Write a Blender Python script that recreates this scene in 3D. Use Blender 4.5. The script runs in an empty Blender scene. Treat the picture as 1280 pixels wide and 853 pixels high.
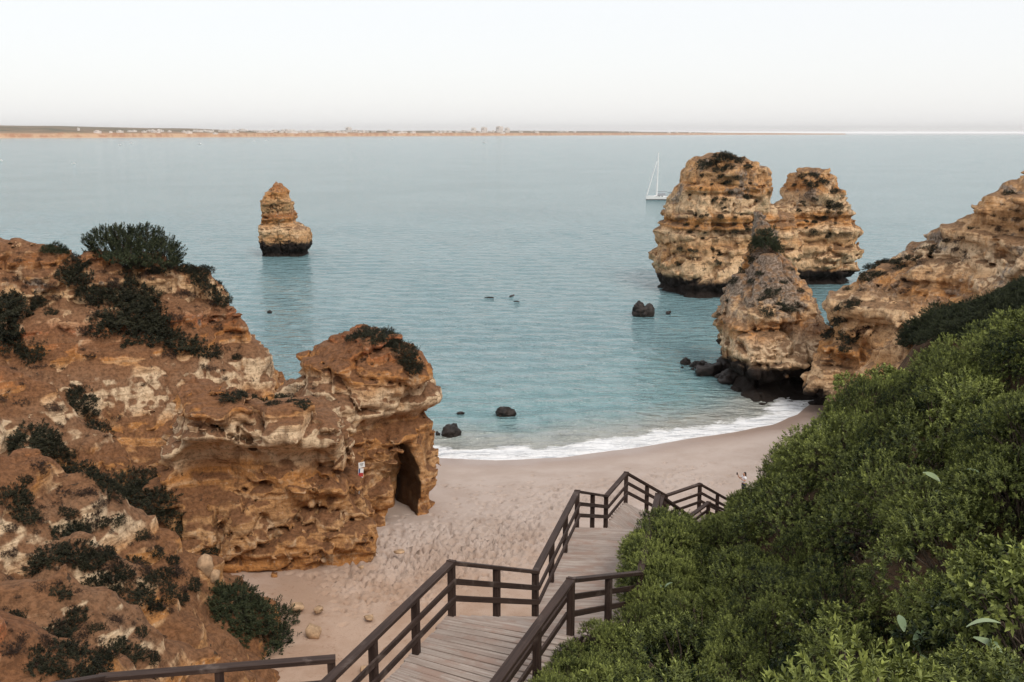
import bpy, bmesh, math, random
import numpy as np
from mathutils import Vector, Matrix
from mathutils.bvhtree import BVHTree

random.seed(7)
RNG = np.random.default_rng(7)
scene = bpy.context.scene
COL = scene.collection

# ------------------------------------------------------------------ camera
CAM_Z = 24.0
PITCH = math.radians(11.8)
FPX = 1280 * 35.0 / 36.0
cd = bpy.data.cameras.new("camera")
cd.lens = 35.0
cd.sensor_width = 36.0
cd.clip_start = 0.1
cd.clip_end = 90000.0
cam = bpy.data.objects.new("camera", cd)
COL.objects.link(cam)
cam.location = (0, 0, CAM_Z)
cam.rotation_euler = (math.pi / 2 - PITCH, 0, 0)
scene.camera = cam

# ------------------------------------------------------------------ light
SUN_EL = math.radians(46.0)
SUN_AZ = math.radians(150.0)          # compass style, 0 = +Y, clockwise: high behind the camera, to the right, veiled
world = bpy.data.worlds.new("World")
scene.world = world
world.use_nodes = True
wn = world.node_tree
for n in list(wn.nodes):
    wn.nodes.remove(n)
wo = wn.nodes.new("ShaderNodeOutputWorld")
bg = wn.nodes.new("ShaderNodeBackground")
sky = wn.nodes.new("ShaderNodeTexSky")
sky.sky_type = 'NISHITA'
sky.sun_disc = False
sky.sun_elevation = SUN_EL
sky.sun_rotation = SUN_AZ
sky.air_density = 1.0
sky.dust_density = 1.5
sky.ozone_density = 1.0
wmix = wn.nodes.new("ShaderNodeMix")
wmix.data_type = 'RGBA'
wmix.inputs[0].default_value = 0.93
wn.links.new(sky.outputs[0], wmix.inputs[6])
wmix.inputs[7].default_value = (2.34, 2.32, 2.32, 1)     # thin bright evening veil over the clear sky
wn.links.new(wmix.outputs[2], bg.inputs[0])
bg.inputs[1].default_value = 0.15
wn.links.new(bg.outputs[0], wo.inputs[0])
sd = bpy.data.lights.new("sun", 'SUN')
sd.energy = 0.75
sd.angle = math.radians(24)
sd.color = (1.0, 0.93, 0.84)
sun = bpy.data.objects.new("sun", sd)
COL.objects.link(sun)
sdir = Vector((math.sin(SUN_AZ) * math.cos(SUN_EL), math.cos(SUN_AZ) * math.cos(SUN_EL), math.sin(SUN_EL)))
sun.rotation_euler = sdir.to_track_quat('Z', 'Y').to_euler()
sun.location = sdir * 200
scene.view_settings.view_transform = 'Standard'
scene.view_settings.look = 'None'
scene.view_settings.gamma = 1.0
scene.view_settings.use_curve_mapping = False
scene.view_settings.exposure = 1.40

# ------------------------------------------------------------------ pixel helpers (photo is 1280 x 853)
ST, CT = math.sin(PITCH), math.cos(PITCH)
def ray(px, py):
    x = (px - 640.0) / FPX
    v = (426.5 - py) / FPX
    return Vector((x, CT + v * ST, -ST + v * CT))
def at(px, py, D):
    d = ray(px, py)
    t = D / d.y
    return Vector((d.x * t, D, CAM_Z + d.z * t))
def onz(px, py, z):
    d = ray(px, py)
    t = (z - CAM_Z) / d.z
    return Vector((d.x * t, d.y * t, z))

# ------------------------------------------------------------------ numpy noise and surface tools
def _hash(ix, iy, iz, seed):
    h = (ix.astype(np.uint32) * np.uint32(374761393) + iy.astype(np.uint32) * np.uint32(668265263)
         + iz.astype(np.uint32) * np.uint32(2147483647 - 1640531) + np.uint32(seed * 974711 % 4294967291))
    h = (h ^ (h >> np.uint32(13))) * np.uint32(1274126177)
    h = h ^ (h >> np.uint32(16))
    return (h & np.uint32(0xFFFF)).astype(np.float32) / np.float32(32767.5) - np.float32(1)
def vnoise(x, y, z, seed=0):
    x = np.asarray(x, np.float32); y = np.asarray(y, np.float32); z = np.asarray(z, np.float32)
    fx = np.floor(x); fy = np.floor(y); fz = np.floor(z)
    ix = fx.astype(np.int32); iy = fy.astype(np.int32); iz = fz.astype(np.int32)
    u = x - fx; v = y - fy; w = z - fz
    u = u * u * (3 - 2 * u); v = v * v * (3 - 2 * v); w = w * w * (3 - 2 * w)
    r = 0
    for dz in (0, 1):
        a = _hash(ix, iy, iz + dz, seed) * (1 - u) + _hash(ix + 1, iy, iz + dz, seed) * u
        b = _hash(ix, iy + 1, iz + dz, seed) * (1 - u) + _hash(ix + 1, iy + 1, iz + dz, seed) * u
        c = a * (1 - v) + b * v
        r = r + c * (w if dz else 1 - w)
    return r
def fbm(x, y, z, seed=0, octv=3, gain=0.5):
    r = 0; a = 1.0; s = 1.0
    for o in range(octv):
        r = r + a * vnoise(x * s + 13.7 * o, y * s + 7.3 * o, z * s + 3.1 * o, seed + o)
        a *= gain; s *= 2.07
    return r

def poly_sdf(pts, U, W):
    """signed distance (negative inside) of arrays U, W to a closed polygon"""
    d2 = np.full(U.shape, 1e12, np.float64)
    inside = np.zeros(U.shape, bool)
    n = len(pts)
    for i in range(n):
        ax, ay = pts[i]; bx, by = pts[(i + 1) % n]
        ex, ey = bx - ax, by - ay
        L = ex * ex + ey * ey + 1e-12
        t = np.clip(((U - ax) * ex + (W - ay) * ey) / L, 0, 1)
        dx = U - ax - ex * t; dy = W - ay - ey * t
        d2 = np.minimum(d2, dx * dx + dy * dy)
        cond = ((ay > W) != (by > W)) & (U < (bx - ax) * (W - ay) / (by - ay + 1e-12) + ax)
        inside ^= cond
    d = np.sqrt(d2)
    return np.where(inside, -d, d)

class Inflated:
    """a rock body: an outline standing on a vertical plane at its own distance, thickened both ways"""
    def __init__(self, p0, p1, pix, T, R, power=2.6, front=0.0, step=0.15, lean=0.0, ztop=20.0):
        self.p0 = Vector((p0[0], p0[1], 0)); e = Vector((p1[0], p1[1], 0)) - self.p0
        self.e = e.normalized(); self.n = Vector((self.e.y, -self.e.x, 0))   # n points to the camera side
        if self.n.dot(-self.p0) < 0: self.n = -self.n
        self.T, self.R, self.pw, self.front, self.lean, self.ztop = T, R, power, front, lean, ztop
        pts = []
        for (px, py) in pix:
            d = ray(px, py)
            C = Vector((0, 0, CAM_Z))
            t = (self.p0 - C).dot(self.n) / d.dot(self.n)
            q = C + d * t
            pts.append(((q - self.p0).dot(self.e), q.z))
        self.pts = pts
        us = [p[0] for p in pts]; zs = [p[1] for p in pts]
        self.u0, self.z0, self.st = min(us) - 8, min(min(zs), -2) - 8, step
        gu = np.arange(self.u0, max(us) + 8, step); gz = np.arange(self.z0, max(zs) + 8, step)
        self.grid = poly_sdf(pts, *np.meshgrid(gu, gz, indexing='ij')).astype(np.float32)
    def __call__(self, X, Y, Z):
        ux = (X - self.p0.x) * self.e.x + (Y - self.p0.y) * self.e.y
        w = (X - self.p0.x) * self.n.x + (Y - self.p0.y) * self.n.y
        w = w - self.front - self.lean * np.maximum(self.ztop - Z, 0) * 0.5
        T = self.T + self.lean * np.maximum(self.ztop - Z, 0) * 0.5
        a = np.clip((ux - self.u0) / self.st, 0, self.grid.shape[0] - 1.01)
        b = np.clip((Z - self.z0) / self.st, 0, self.grid.shape[1] - 1.01)
        ia = a.astype(np.int32); ib = b.astype(np.int32); fa = a - ia; fb = b - ib
        g = self.grid
        d = (g[ia, ib] * (1 - fa) + g[ia + 1, ib] * fa) * (1 - fb) + (g[ia, ib + 1] * (1 - fa) + g[ia + 1, ib + 1] * fa) * fb
        R = self.R
        q = np.maximum(d + R, 0); s = np.abs(w) * (R / T)
        p = self.pw
        return ((q ** p + s ** p) ** (1 / p) - R).astype(np.float32)

def smin(a, b, k):
    h = np.clip(0.5 + 0.5 * (b - a) / k, 0, 1)
    return b * (1 - h) + a * h - k * h * (1 - h)
def smax(a, b, k):
    return -smin(-a, -b, k)

def surface_nets(F, org, vs):
    S = F < 0
    nx, ny, nz = F.shape
    cnt = np.zeros((nx - 1, ny - 1, nz - 1), np.int8)
    for dx in (0, 1):
        for dy in (0, 1):
            for dz in (0, 1):
                cnt += S[dx:nx - 1 + dx, dy:ny - 1 + dy, dz:nz - 1 + dz]
    act = (cnt > 0) & (cnt < 8)
    I, J, K = np.nonzero(act)
    idx = np.full(act.shape, -1, np.int32)
    idx[I, J, K] = np.arange(len(I))
    acc = np.zeros((len(I), 3), np.float64); num = np.zeros(len(I))
    corners = [(0, 0, 0), (1, 0, 0), (0, 1, 0), (1, 1, 0), (0, 0, 1), (1, 0, 1), (0, 1, 1), (1, 1, 1)]
    V = [F[I + c[0], J + c[1], K + c[2]] for c in corners]
    for a in range(8):
        for b in range(a + 1, 8):
            ca, cb = corners[a], corners[b]
            if sum(abs(ca[i] - cb[i]) for i in range(3)) != 1: continue
            m = (V[a] < 0) != (V[b] < 0)
            t = np.where(m, V[a] / np.where(m, V[a] - V[b], 1), 0)
            for i in range(3):
                acc[:, i] += np.where(m, ca[i] + t * (cb[i] - ca[i]), 0)
            num += m
    P = np.stack([I, J, K], 1) + acc / num[:, None]
    P = P * vs + np.array(org)
    faces = []
    for ax in range(3):
        sl0 = [slice(1, -1)] * 3; sl1 = [slice(1, -1)] * 3
        sl0[ax] = slice(0, -1); sl1[ax] = slice(1, None)
        A = S[tuple(sl0)]; B = S[tuple(sl1)]
        ch = np.argwhere(A != B)
        if len(ch) == 0: continue
        off = np.array([1, 1, 1]); off[ax] = 0
        e = ch + off
        inside_first = A[tuple(ch.T)]
        u = np.zeros(3, int); v = np.zeros(3, int)
        u[(ax + 1) % 3] = 1; v[(ax + 2) % 3] = 1
        q = np.stack([idx[tuple((e - u - v).T)], idx[tuple((e - v).T)], idx[tuple(e.T)], idx[tuple((e - u).T)]], 1)
        q = np.where(inside_first[:, None], q, q[:, ::-1])
        faces.append(q)
    Q = np.concatenate(faces)
    # drop crumbs that hang free of the main body
    lab = np.arange(len(P), dtype=np.int64)
    e0 = Q.ravel(); e1 = np.roll(Q, -1, axis=1).ravel()
    for _ in range(60):
        old = lab
        m = np.minimum(lab[e0], lab[e1]); lab = lab.copy()
        np.minimum.at(lab, lab[e0], m); np.minimum.at(lab, lab[e1], m)
        for _k in range(4): lab = lab[lab]
        if np.array_equal(lab, old): break
    cnt = np.bincount(lab, minlength=len(P))
    Q = Q[cnt[lab[Q[:, 0]]] > 1500]
    used = np.unique(Q); remap = np.full(len(P), -1, np.int64); remap[used] = np.arange(len(used))
    return P[used], remap[Q]

def voxel_rock(fc, detail, lo, hi, vs, band=1.6):
    """coarse field fc(X,Y,Z), fine field = detail(d,X,Y,Z) evaluated only near the surface"""
    k = 4
    cs = vs * k
    n = [int(math.ceil((hi[i] - lo[i]) / cs)) + 1 for i in range(3)]
    ax = [lo[i] + cs * (np.arange(n[i]) + 0.375) for i in range(3)]
    X, Y, Z = np.meshgrid(*[a.astype(np.float32) for a in ax], indexing='ij')
    C = fc(X, Y, Z).astype(np.float32)
    near = np.abs(C) < band + cs
    # steep fields change quickly: also keep cells beside a sign change
    sg = C < 0
    for a in range(3):
        d = np.diff(sg.astype(np.int8), axis=a) != 0
        s0 = [slice(None)] * 3; s1 = [slice(None)] * 3
        s0[a] = slice(0, -1); s1[a] = slice(1, None)
        near[tuple(s0)] |= d; near[tuple(s1)] |= d
    F = np.repeat(np.repeat(np.repeat(C, k, 0), k, 1), k, 2)
    N = np.repeat(np.repeat(np.repeat(near, k, 0), k, 1), k, 2)
    I, J, K = np.nonzero(N)
    x = (lo[0] + vs * I).astype(np.float32); y = (lo[1] + vs * J).astype(np.float32); z = (lo[2] + vs * K).astype(np.float32)
    out = np.empty(len(I), np.float32)
    st = 600000
    for s in range(0, len(I), st):
        sl = slice(s, s + st)
        d = fc(x[sl], y[sl], z[sl])
        m = np.abs(d) < band
        if m.any():
            d[m] = detail(d[m], x[sl][m], y[sl][m], z[sl][m])
        out[sl] = d
    F[I, J, K] = out
    F[0] = F[-1] = 1; F[:, 0] = F[:, -1] = 1; F[:, :, -1] = 1; F[:, :, 0] = 1
    return surface_nets(F, lo, vs)

def mesh_np(name, P, Q, mat, smooth=True):
    me = bpy.data.meshes.new(name)
    P = np.asarray(P, np.float32); Q = np.asarray(Q, np.int32)
    me.vertices.add(len(P)); me.vertices.foreach_set("co", P.ravel())
    k = Q.shape[1]
    me.loops.add(Q.size); me.loops.foreach_set("vertex_index", Q.ravel())
    me.polygons.add(len(Q))
    me.polygons.foreach_set("loop_start", np.arange(0, Q.size, k, dtype=np.int32))
    me.polygons.foreach_set("loop_total", np.full(len(Q), k, np.int32))
    me.update(calc_edges=True)
    if smooth:
        me.polygons.foreach_set("use_smooth", np.ones(len(Q), bool))
    me.materials.append(mat)
    return me
def add_attr(me, name, vals):
    a = me.attributes.new(name, 'FLOAT', 'POINT')
    a.data.foreach_set("value", np.asarray(vals, np.float32))

def link(name, me, parent=None, label=None, cat=None, group=None, kind=None):
    o = bpy.data.objects.new(name, me)
    COL.objects.link(o)
    if parent is not None: o.parent = parent
    tag(o, label, cat, group, kind)
    return o
def tag(o, label=None, cat=None, group=None, kind=None):
    if label: o["label"] = label
    if cat: o["category"] = cat
    if group: o["group"] = group
    if kind: o["kind"] = kind
    return o
def empty(name, loc, label=None, cat=None, group=None):
    o = bpy.data.objects.new(name, None)
    COL.objects.link(o)
    o.location = loc
    o.empty_display_size = 0.2
    return tag(o, label, cat, group)
def copy_tree(o, parent=None):
    c = o.copy(); COL.objects.link(c)
    if parent is not None: c.parent = parent
    for ch in o.children: copy_tree(ch, c)
    return c

# ------------------------------------------------------------------ materials
def new_mat(name):
    m = bpy.data.materials.new(name); m.use_nodes = True
    nt = m.node_tree
    b = nt.nodes["Principled BSDF"]
    return m, nt, b
class NT:
    def __init__(self, nt): self.nt = nt
    def n(self, t, **kw):
        o = self.nt.nodes.new(t)
        for k, v in kw.items(): setattr(o, k, v)
        return o
    def l(self, a, b): self.nt.links.new(a, b)
    def noise(self, vec, scale, detail=4, rough=0.55, dist=0.0):
        o = self.n("ShaderNodeTexNoise"); o.inputs["Scale"].default_value = scale
        o.inputs["Detail"].default_value = detail; o.inputs["Roughness"].default_value = rough
        o.inputs["Distortion"].default_value = dist
        if vec is not None: self.l(vec, o.inputs["Vector"])
        return o.outputs["Fac"]
    def math(self, op, a, b=None, c=None, clamp=False):
        o = self.n("ShaderNodeMath", operation=op); o.use_clamp = clamp
        for i, v in enumerate((a, b, c)):
            if v is None: continue
            if isinstance(v, (int, float)): o.inputs[i].default_value = v
            else: self.l(v, o.inputs[i])
        return o.outputs[0]
    def ramp01(self, v, lo, hi):
        o = self.n("ShaderNodeMapRange"); o.interpolation_type = 'SMOOTHSTEP'
        self.l(v, o.inputs[0]); o.inputs[1].default_value = lo; o.inputs[2].default_value = hi
        return o.outputs[0]
    def mix(self, f, a, b):
        o = self.n("ShaderNodeMix", data_type='RGBA')
        if isinstance(f, (int, float)): o.inputs[0].default_value = f
        else: self.l(f, o.inputs[0])
        for i, v in ((6, a), (7, b)):
            if isinstance(v, tuple): o.inputs[i].default_value = v if len(v) == 4 else v + (1,)
            else: self.l(v, o.inputs[i])
        return o.outputs[2]
    def ramp(self, v, stops, interp='LINEAR'):
        o = self.n("ShaderNodeValToRGB"); cr = o.color_ramp; cr.interpolation = interp
        while len(cr.elements) > 1: cr.elements.remove(cr.elements[-1])
        for i, (p, c) in enumerate(stops):
            e = cr.elements[0] if i == 0 else cr.elements.new(p)
            e.position = p; e.color = c + (1,)
        self.l(v, o.inputs[0])
        return o.outputs[0]
    def mapping(self, vec, scale):
        o = self.n("ShaderNodeMapping"); o.inputs["Scale"].default_value = scale
        self.l(vec, o.inputs["Vector"])
        return o.outputs[0]
    def bump(self, h, strength, dist, normal=None):
        o = self.n("ShaderNodeBump"); o.inputs["Strength"].default_value = strength
        o.inputs["Distance"].default_value = dist
        self.l(h, o.inputs["Height"])
        if normal is not None: self.l(normal, o.inputs["Normal"])
        return o.outputs[0]

def rock_material(name, zlo, zhi, stops, tide=1.6, grey=0.5, speck=0.5, scale=1.0, soil=(0.14, 0.08, 0.042), topgrey=None, soil_lo=0.62, damp_shade=None):
    m, nt, b = new_mat(name); N = NT(nt)
    geo = N.n("ShaderNodeNewGeometry")
    pos = geo.outputs["Position"]
    sep = N.n("ShaderNodeSeparateXYZ"); N.l(pos, sep.inputs[0])
    sepn = N.n("ShaderNodeSeparateXYZ"); N.l(geo.outputs["Normal"], sepn.inputs[0])
    z = sep.outputs[2]
    warp = N.noise(pos, 0.16 * scale, 4, 0.6)
    zz = N.math('ADD', z, N.math('MULTIPLY', N.math('SUBTRACT', warp, 0.5), 3.6))
    t = N.math('DIVIDE', N.math('SUBTRACT', zz, zlo), zhi - zlo, clamp=True)
    base = N.ramp(t, stops)
    # thin beds
    bedv = N.mapping(pos, (0.12 * scale, 0.12 * scale, 2.6 * scale))
    beds = N.noise(bedv, 1.0, 4, 0.65)
    base = N.mix(N.ramp01(beds, 0.52, 0.66), base, N.mix(0.5, base, (0.62, 0.42, 0.25)))
    base = N.mix(N.math('MULTIPLY', N.ramp01(beds, 0.48, 0.34), 0.55), base, (0.24, 0.115, 0.045))
    # patches: ochre stain and pale scars
    p1 = N.noise(pos, 0.42 * scale, 4, 0.62, 0.8)
    base = N.mix(N.math('MULTIPLY', N.ramp01(p1, 0.53, 0.68), 0.75), base, (0.44, 0.20, 0.065))
    p2 = N.noise(pos, 0.75 * scale, 5, 0.65)
    base = N.mix(N.math('MULTIPLY', N.ramp01(p2, 0.57, 0.68), 0.65), base, (0.66, 0.49, 0.32))
    # vertical streaks of run-off
    sv = N.mapping(pos, (1.3 * scale, 1.3 * scale, 0.16 * scale))
    st = N.noise(sv, 1.0, 3, 0.6)
    base = N.mix(N.math('MULTIPLY', N.ramp01(st, 0.53, 0.68), 0.6), base, (0.15, 0.075, 0.036))
    # grain
    gr = N.noise(pos, 5.0 * scale, 4, 0.7)
    base = N.mix(N.math('MULTIPLY', N.ramp01(gr, 0.52, 0.36), 0.55), base, (0.15, 0.085, 0.045))
    base = N.mix(N.math('MULTIPLY', N.ramp01(gr, 0.56, 0.70), 0.35), base, (0.72, 0.60, 0.46))
    # grey lichen on weathered parts
    g1 = N.noise(pos, 0.33 * scale, 4, 0.7)
    gm = N.ramp01(g1, 0.62 - 0.16 * grey, 0.72 - 0.16 * grey)
    if topgrey is not None:
        gm = N.math('MULTIPLY', gm, N.ramp01(z, topgrey[0], topgrey[1]))
    base = N.mix(N.math('MULTIPLY', gm, 0.85), base, N.mix(N.ramp01(gr, 0.4, 0.62), (0.085, 0.07, 0.058), (0.30, 0.25, 0.205)))
    # soil and litter lying on upward faces
    up = N.math('ADD', sepn.outputs[2], N.math('MULTIPLY', N.math('SUBTRACT', p1, 0.5), 1.1))
    base = N.mix(N.math('MULTIPLY', N.ramp01(up, soil_lo, soil_lo + 0.28), 0.92), base, N.mix(N.ramp01(gr, 0.36, 0.64), soil, tuple(1.9 * c for c in soil)))
    # dark tufts and lichen spots
    sp = N.noise(pos, 1.9 * scale, 3, 0.75)
    base = N.mix(N.math('MULTIPLY', N.ramp01(sp, 0.70 - 0.12 * speck, 0.76 - 0.12 * speck), 0.8), base, (0.035, 0.028, 0.02))
    if damp_shade is not None:  # arch pillar's inner wall: wet dark rock plus its shade, painted into the colour
        dn = N.n("ShaderNodeVectorMath", operation='DISTANCE'); N.l(pos, dn.inputs[0]); dn.inputs[1].default_value = damp_shade[:3]
        dm = N.math('MULTIPLY', N.ramp01(N.math('ADD', dn.outputs["Value"], N.math('MULTIPLY', p1, 1.2)), damp_shade[3] + 0.6, damp_shade[3]), N.ramp01(sepn.outputs[0], -0.25, -0.5))
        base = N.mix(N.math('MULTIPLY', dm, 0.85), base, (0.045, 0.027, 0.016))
    # tide mark
    tz = N.math('ADD', z, N.math('MULTIPLY', N.math('SUBTRACT', p1, 0.5), 3.2))
    tm = N.ramp01(tz, tide + 0.5, tide - 0.35)
    if tide > 0:
        base = N.mix(tm, base, (0.020, 0.014, 0.011))
    N.l(base, b.inputs["Base Color"])
    b.inputs["Roughness"].default_value = 0.9
    b.inputs["Specular IOR Level"].default_value = 0.2
    n2 = N.noise(pos, 3.2 * scale, 5, 0.72)
    h = N.math('ADD', N.math('MULTIPLY', beds, 0.22 / scale), N.math('MULTIPLY', n2, 0.2 / scale))
    N.l(N.bump(h, 0.8, 1.0), b.inputs["Normal"])
    return m

OCHRE = (0.50, 0.225, 0.07); DEEP = (0.33, 0.125, 0.04); CREAM = (0.70, 0.48, 0.28); BUFF = (0.54, 0.31, 0.145); RUST = (0.38, 0.125, 0.05); PALE = (0.76, 0.57, 0.37)
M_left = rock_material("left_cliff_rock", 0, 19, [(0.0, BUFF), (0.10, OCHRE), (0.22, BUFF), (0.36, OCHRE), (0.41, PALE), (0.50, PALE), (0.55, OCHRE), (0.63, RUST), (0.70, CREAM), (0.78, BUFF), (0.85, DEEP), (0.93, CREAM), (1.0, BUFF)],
                       tide=-9, grey=0.25, speck=0.45, topgrey=(7, 12), soil=(0.115, 0.053, 0.025), soil_lo=0.30, damp_shade=(-6.4, 60.2, 3.4, 4.6))
M_twin = rock_material("stack_rock", 0, 21, [(0.0, BUFF), (0.2, CREAM), (0.36, BUFF), (0.44, CREAM), (0.48, OCHRE), (0.54, OCHRE), (0.58, CREAM), (0.68, CREAM), (0.74, OCHRE), (0.85, BUFF), (1.0, BUFF)],
                       tide=2.6, grey=0.55, speck=0.6, scale=0.6, topgrey=(7, 15))
M_single = rock_material("lone_stack_rock", 0, 14, [(0.0, BUFF), (0.28, BUFF), (0.40, CREAM), (0.50, OCHRE), (0.58, DEEP), (0.64, BUFF), (0.76, BUFF), (0.86, OCHRE), (1.0, DEEP)],
                       tide=2.8, grey=0.25, speck=0.3, scale=0.75, topgrey=(7, 13))
M_right = rock_material("right_headland_rock", 0, 20, [(0.0, BUFF), (0.15, CREAM), (0.28, OCHRE), (0.36, BUFF), (0.48, CREAM), (0.56, OCHRE), (0.62, BUFF), (0.72, PALE), (0.85, BUFF), (1.0, BUFF)],
                       tide=2.4, grey=0.75, speck=0.35, scale=0.8, topgrey=(7, 13))
M_pyr = rock_material("pyramid_rock", 0, 15, [(0.0, BUFF), (0.18, CREAM), (0.30, PALE), (0.38, OCHRE), (0.48, CREAM), (0.60, BUFF), (0.75, OCHRE), (1.0, BUFF)],
                       tide=3.0, grey=1.3, speck=0.5, scale=0.8, topgrey=(3.5, 8.5))

def simple_mat(name, col, rough=0.8, var=0.25, scale=6.0, spec=0.3, metal=0.0):
    m, nt, b = new_mat(name); N = NT(nt)
    tc = N.n("ShaderNodeTexCoord")
    f = N.noise(tc.outputs["Object"], scale, 5, 0.65)
    c = N.mix(N.ramp01(f, 0.35, 0.65), tuple(max(0, x * (1 - var)) for x in col), tuple(min(1, x * (1 + var)) for x in col))
    N.l(c, b.inputs["Base Color"])
    b.inputs["Roughness"].default_value = rough
    b.inputs["Specular IOR Level"].default_value = spec
    b.inputs["Metallic"].default_value = metal
    return m

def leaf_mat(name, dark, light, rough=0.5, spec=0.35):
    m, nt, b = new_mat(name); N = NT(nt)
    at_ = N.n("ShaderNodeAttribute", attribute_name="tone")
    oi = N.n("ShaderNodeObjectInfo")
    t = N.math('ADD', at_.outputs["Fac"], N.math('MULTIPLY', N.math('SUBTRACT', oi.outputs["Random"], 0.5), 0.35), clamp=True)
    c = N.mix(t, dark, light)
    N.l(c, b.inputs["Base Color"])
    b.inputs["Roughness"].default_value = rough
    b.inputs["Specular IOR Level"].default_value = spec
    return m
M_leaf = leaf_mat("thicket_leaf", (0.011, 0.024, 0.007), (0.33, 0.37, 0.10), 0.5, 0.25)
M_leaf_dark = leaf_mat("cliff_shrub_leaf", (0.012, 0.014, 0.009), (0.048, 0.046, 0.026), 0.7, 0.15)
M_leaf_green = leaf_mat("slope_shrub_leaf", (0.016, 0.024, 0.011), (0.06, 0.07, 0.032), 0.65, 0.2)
M_leaf_brown = leaf_mat("brown_scrub_leaf", (0.020, 0.014, 0.011), (0.085, 0.055, 0.040), 0.8, 0.1)
M_leaf_dry = leaf_mat("dry_shrub_leaf", (0.075, 0.042, 0.024), (0.22, 0.14, 0.08), 0.85, 0.1)
M_leaf_broad = leaf_mat("broad_leaf", (0.06, 0.11, 0.05), (0.25, 0.31, 0.15), 0.35, 0.5)
M_stem = simple_mat("stem_bark", (0.10, 0.075, 0.055), 0.9, 0.35, 20)
M_darkrock = simple_mat("wet_dark_rock", (0.022, 0.016, 0.013), 0.6, 0.5, 2.0, 0.3)
M_paleboulder = simple_mat("pale_boulder", (0.42, 0.28, 0.17), 0.9, 0.3, 3.0, 0.2)

def wood_mat(name, c0, c1, worn, amount):
    m, nt, b = new_mat(name); N = NT(nt)
    tc = N.n("ShaderNodeTexCoord"); oi = N.n("ShaderNodeObjectInfo")
    add = N.n("ShaderNodeVectorMath", operation='ADD'); N.l(tc.outputs["Object"], add.inputs[0])
    comb = N.n("ShaderNodeCombineXYZ")
    N.l(N.math('MULTIPLY', oi.outputs["Random"], 37.0), comb.inputs[0]); N.l(N.math('MULTIPLY', oi.outputs["Random"], 91.0), comb.inputs[1])
    N.l(comb.outputs[0], add.inputs[1])
    v = add.outputs[0]
    grain = N.noise(N.mapping(v, (1.2, 26, 26)), 1.0, 6, 0.7, 0.4)
    blot = N.noise(v, 1.8, 5, 0.65, 0.5)
    c = N.mix(N.ramp01(grain, 0.34, 0.66), c0, c1)
    c = N.mix(N.math('MULTIPLY', N.ramp01(blot, 0.62 - 0.25 * amount, 0.80 - 0.25 * amount), 0.8), c, worn)
    c = N.mix(N.math('MULTIPLY', N.math('SUBTRACT', oi.outputs["Random"], 0.2), 0.4, clamp=True), c, tuple(x * 0.6 for x in c0))
    N.l(c, b.inputs["Base Color"])
    b.inputs["Roughness"].default_value = 0.75
    b.inputs["Specular IOR Level"].default_value = 0.3
    N.l(N.bump(grain, 0.35, 0.01), b.inputs["Normal"])
    return m
M_plank = wood_mat("weathered_deck_wood", (0.26, 0.195, 0.16), (0.43, 0.36, 0.31), (0.30, 0.20, 0.155), 0.6)
M_rail = wood_mat("dark_stained_rail_wood", (0.030, 0.017, 0.013), (0.062, 0.037, 0.028), (0.16, 0.12, 0.10), 0.25)

# ------------------------------------------------------------------ shoreline
SHORE_PIX = [(300, 600), (430, 566), (545, 571), (620, 574), (700, 570), (800, 557), (900, 541), (960, 530), (990, 518), (1010, 500), (1040, 480)]
SHORE = [onz(a, b, 0.0) for a, b in SHORE_PIX]
SHORE = [Vector((-60, 60, 0)), Vector((-34, 66, 0))] + SHORE[1:] + [Vector((45, 84, 0)), Vector((80, 70, 0))]
def shore_dist(x, y):
    """positive seaward"""
    d2 = np.full(x.shape, 1e12); sg = np.ones(x.shape)
    for i in range(len(SHORE) - 1):
        a, b = SHORE[i], SHORE[i + 1]
        ex, ey = b.x - a.x, b.y - a.y
        t = np.clip(((x - a.x) * ex + (y - a.y) * ey) / (ex * ex + ey * ey), 0, 1)
        dx = x - a.x - ex * t; dy = y - a.y - ey * t
        q = dx * dx + dy * dy
        c = ex * (y - a.y) - ey * (x - a.x)
        m = q < d2
        sg = np.where(m, np.where(c >= 0, 1.0, -1.0), sg); d2 = np.minimum(d2, q)
    sx = np.array([q.x for q in SHORE]); sy = np.array([q.y for q in SHORE]); o = np.argsort(sx)
    sg = np.where(y > np.interp(x, sx[o], sy[o]), 1.0, -1.0)
    return np.sqrt(d2) * sg

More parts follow.
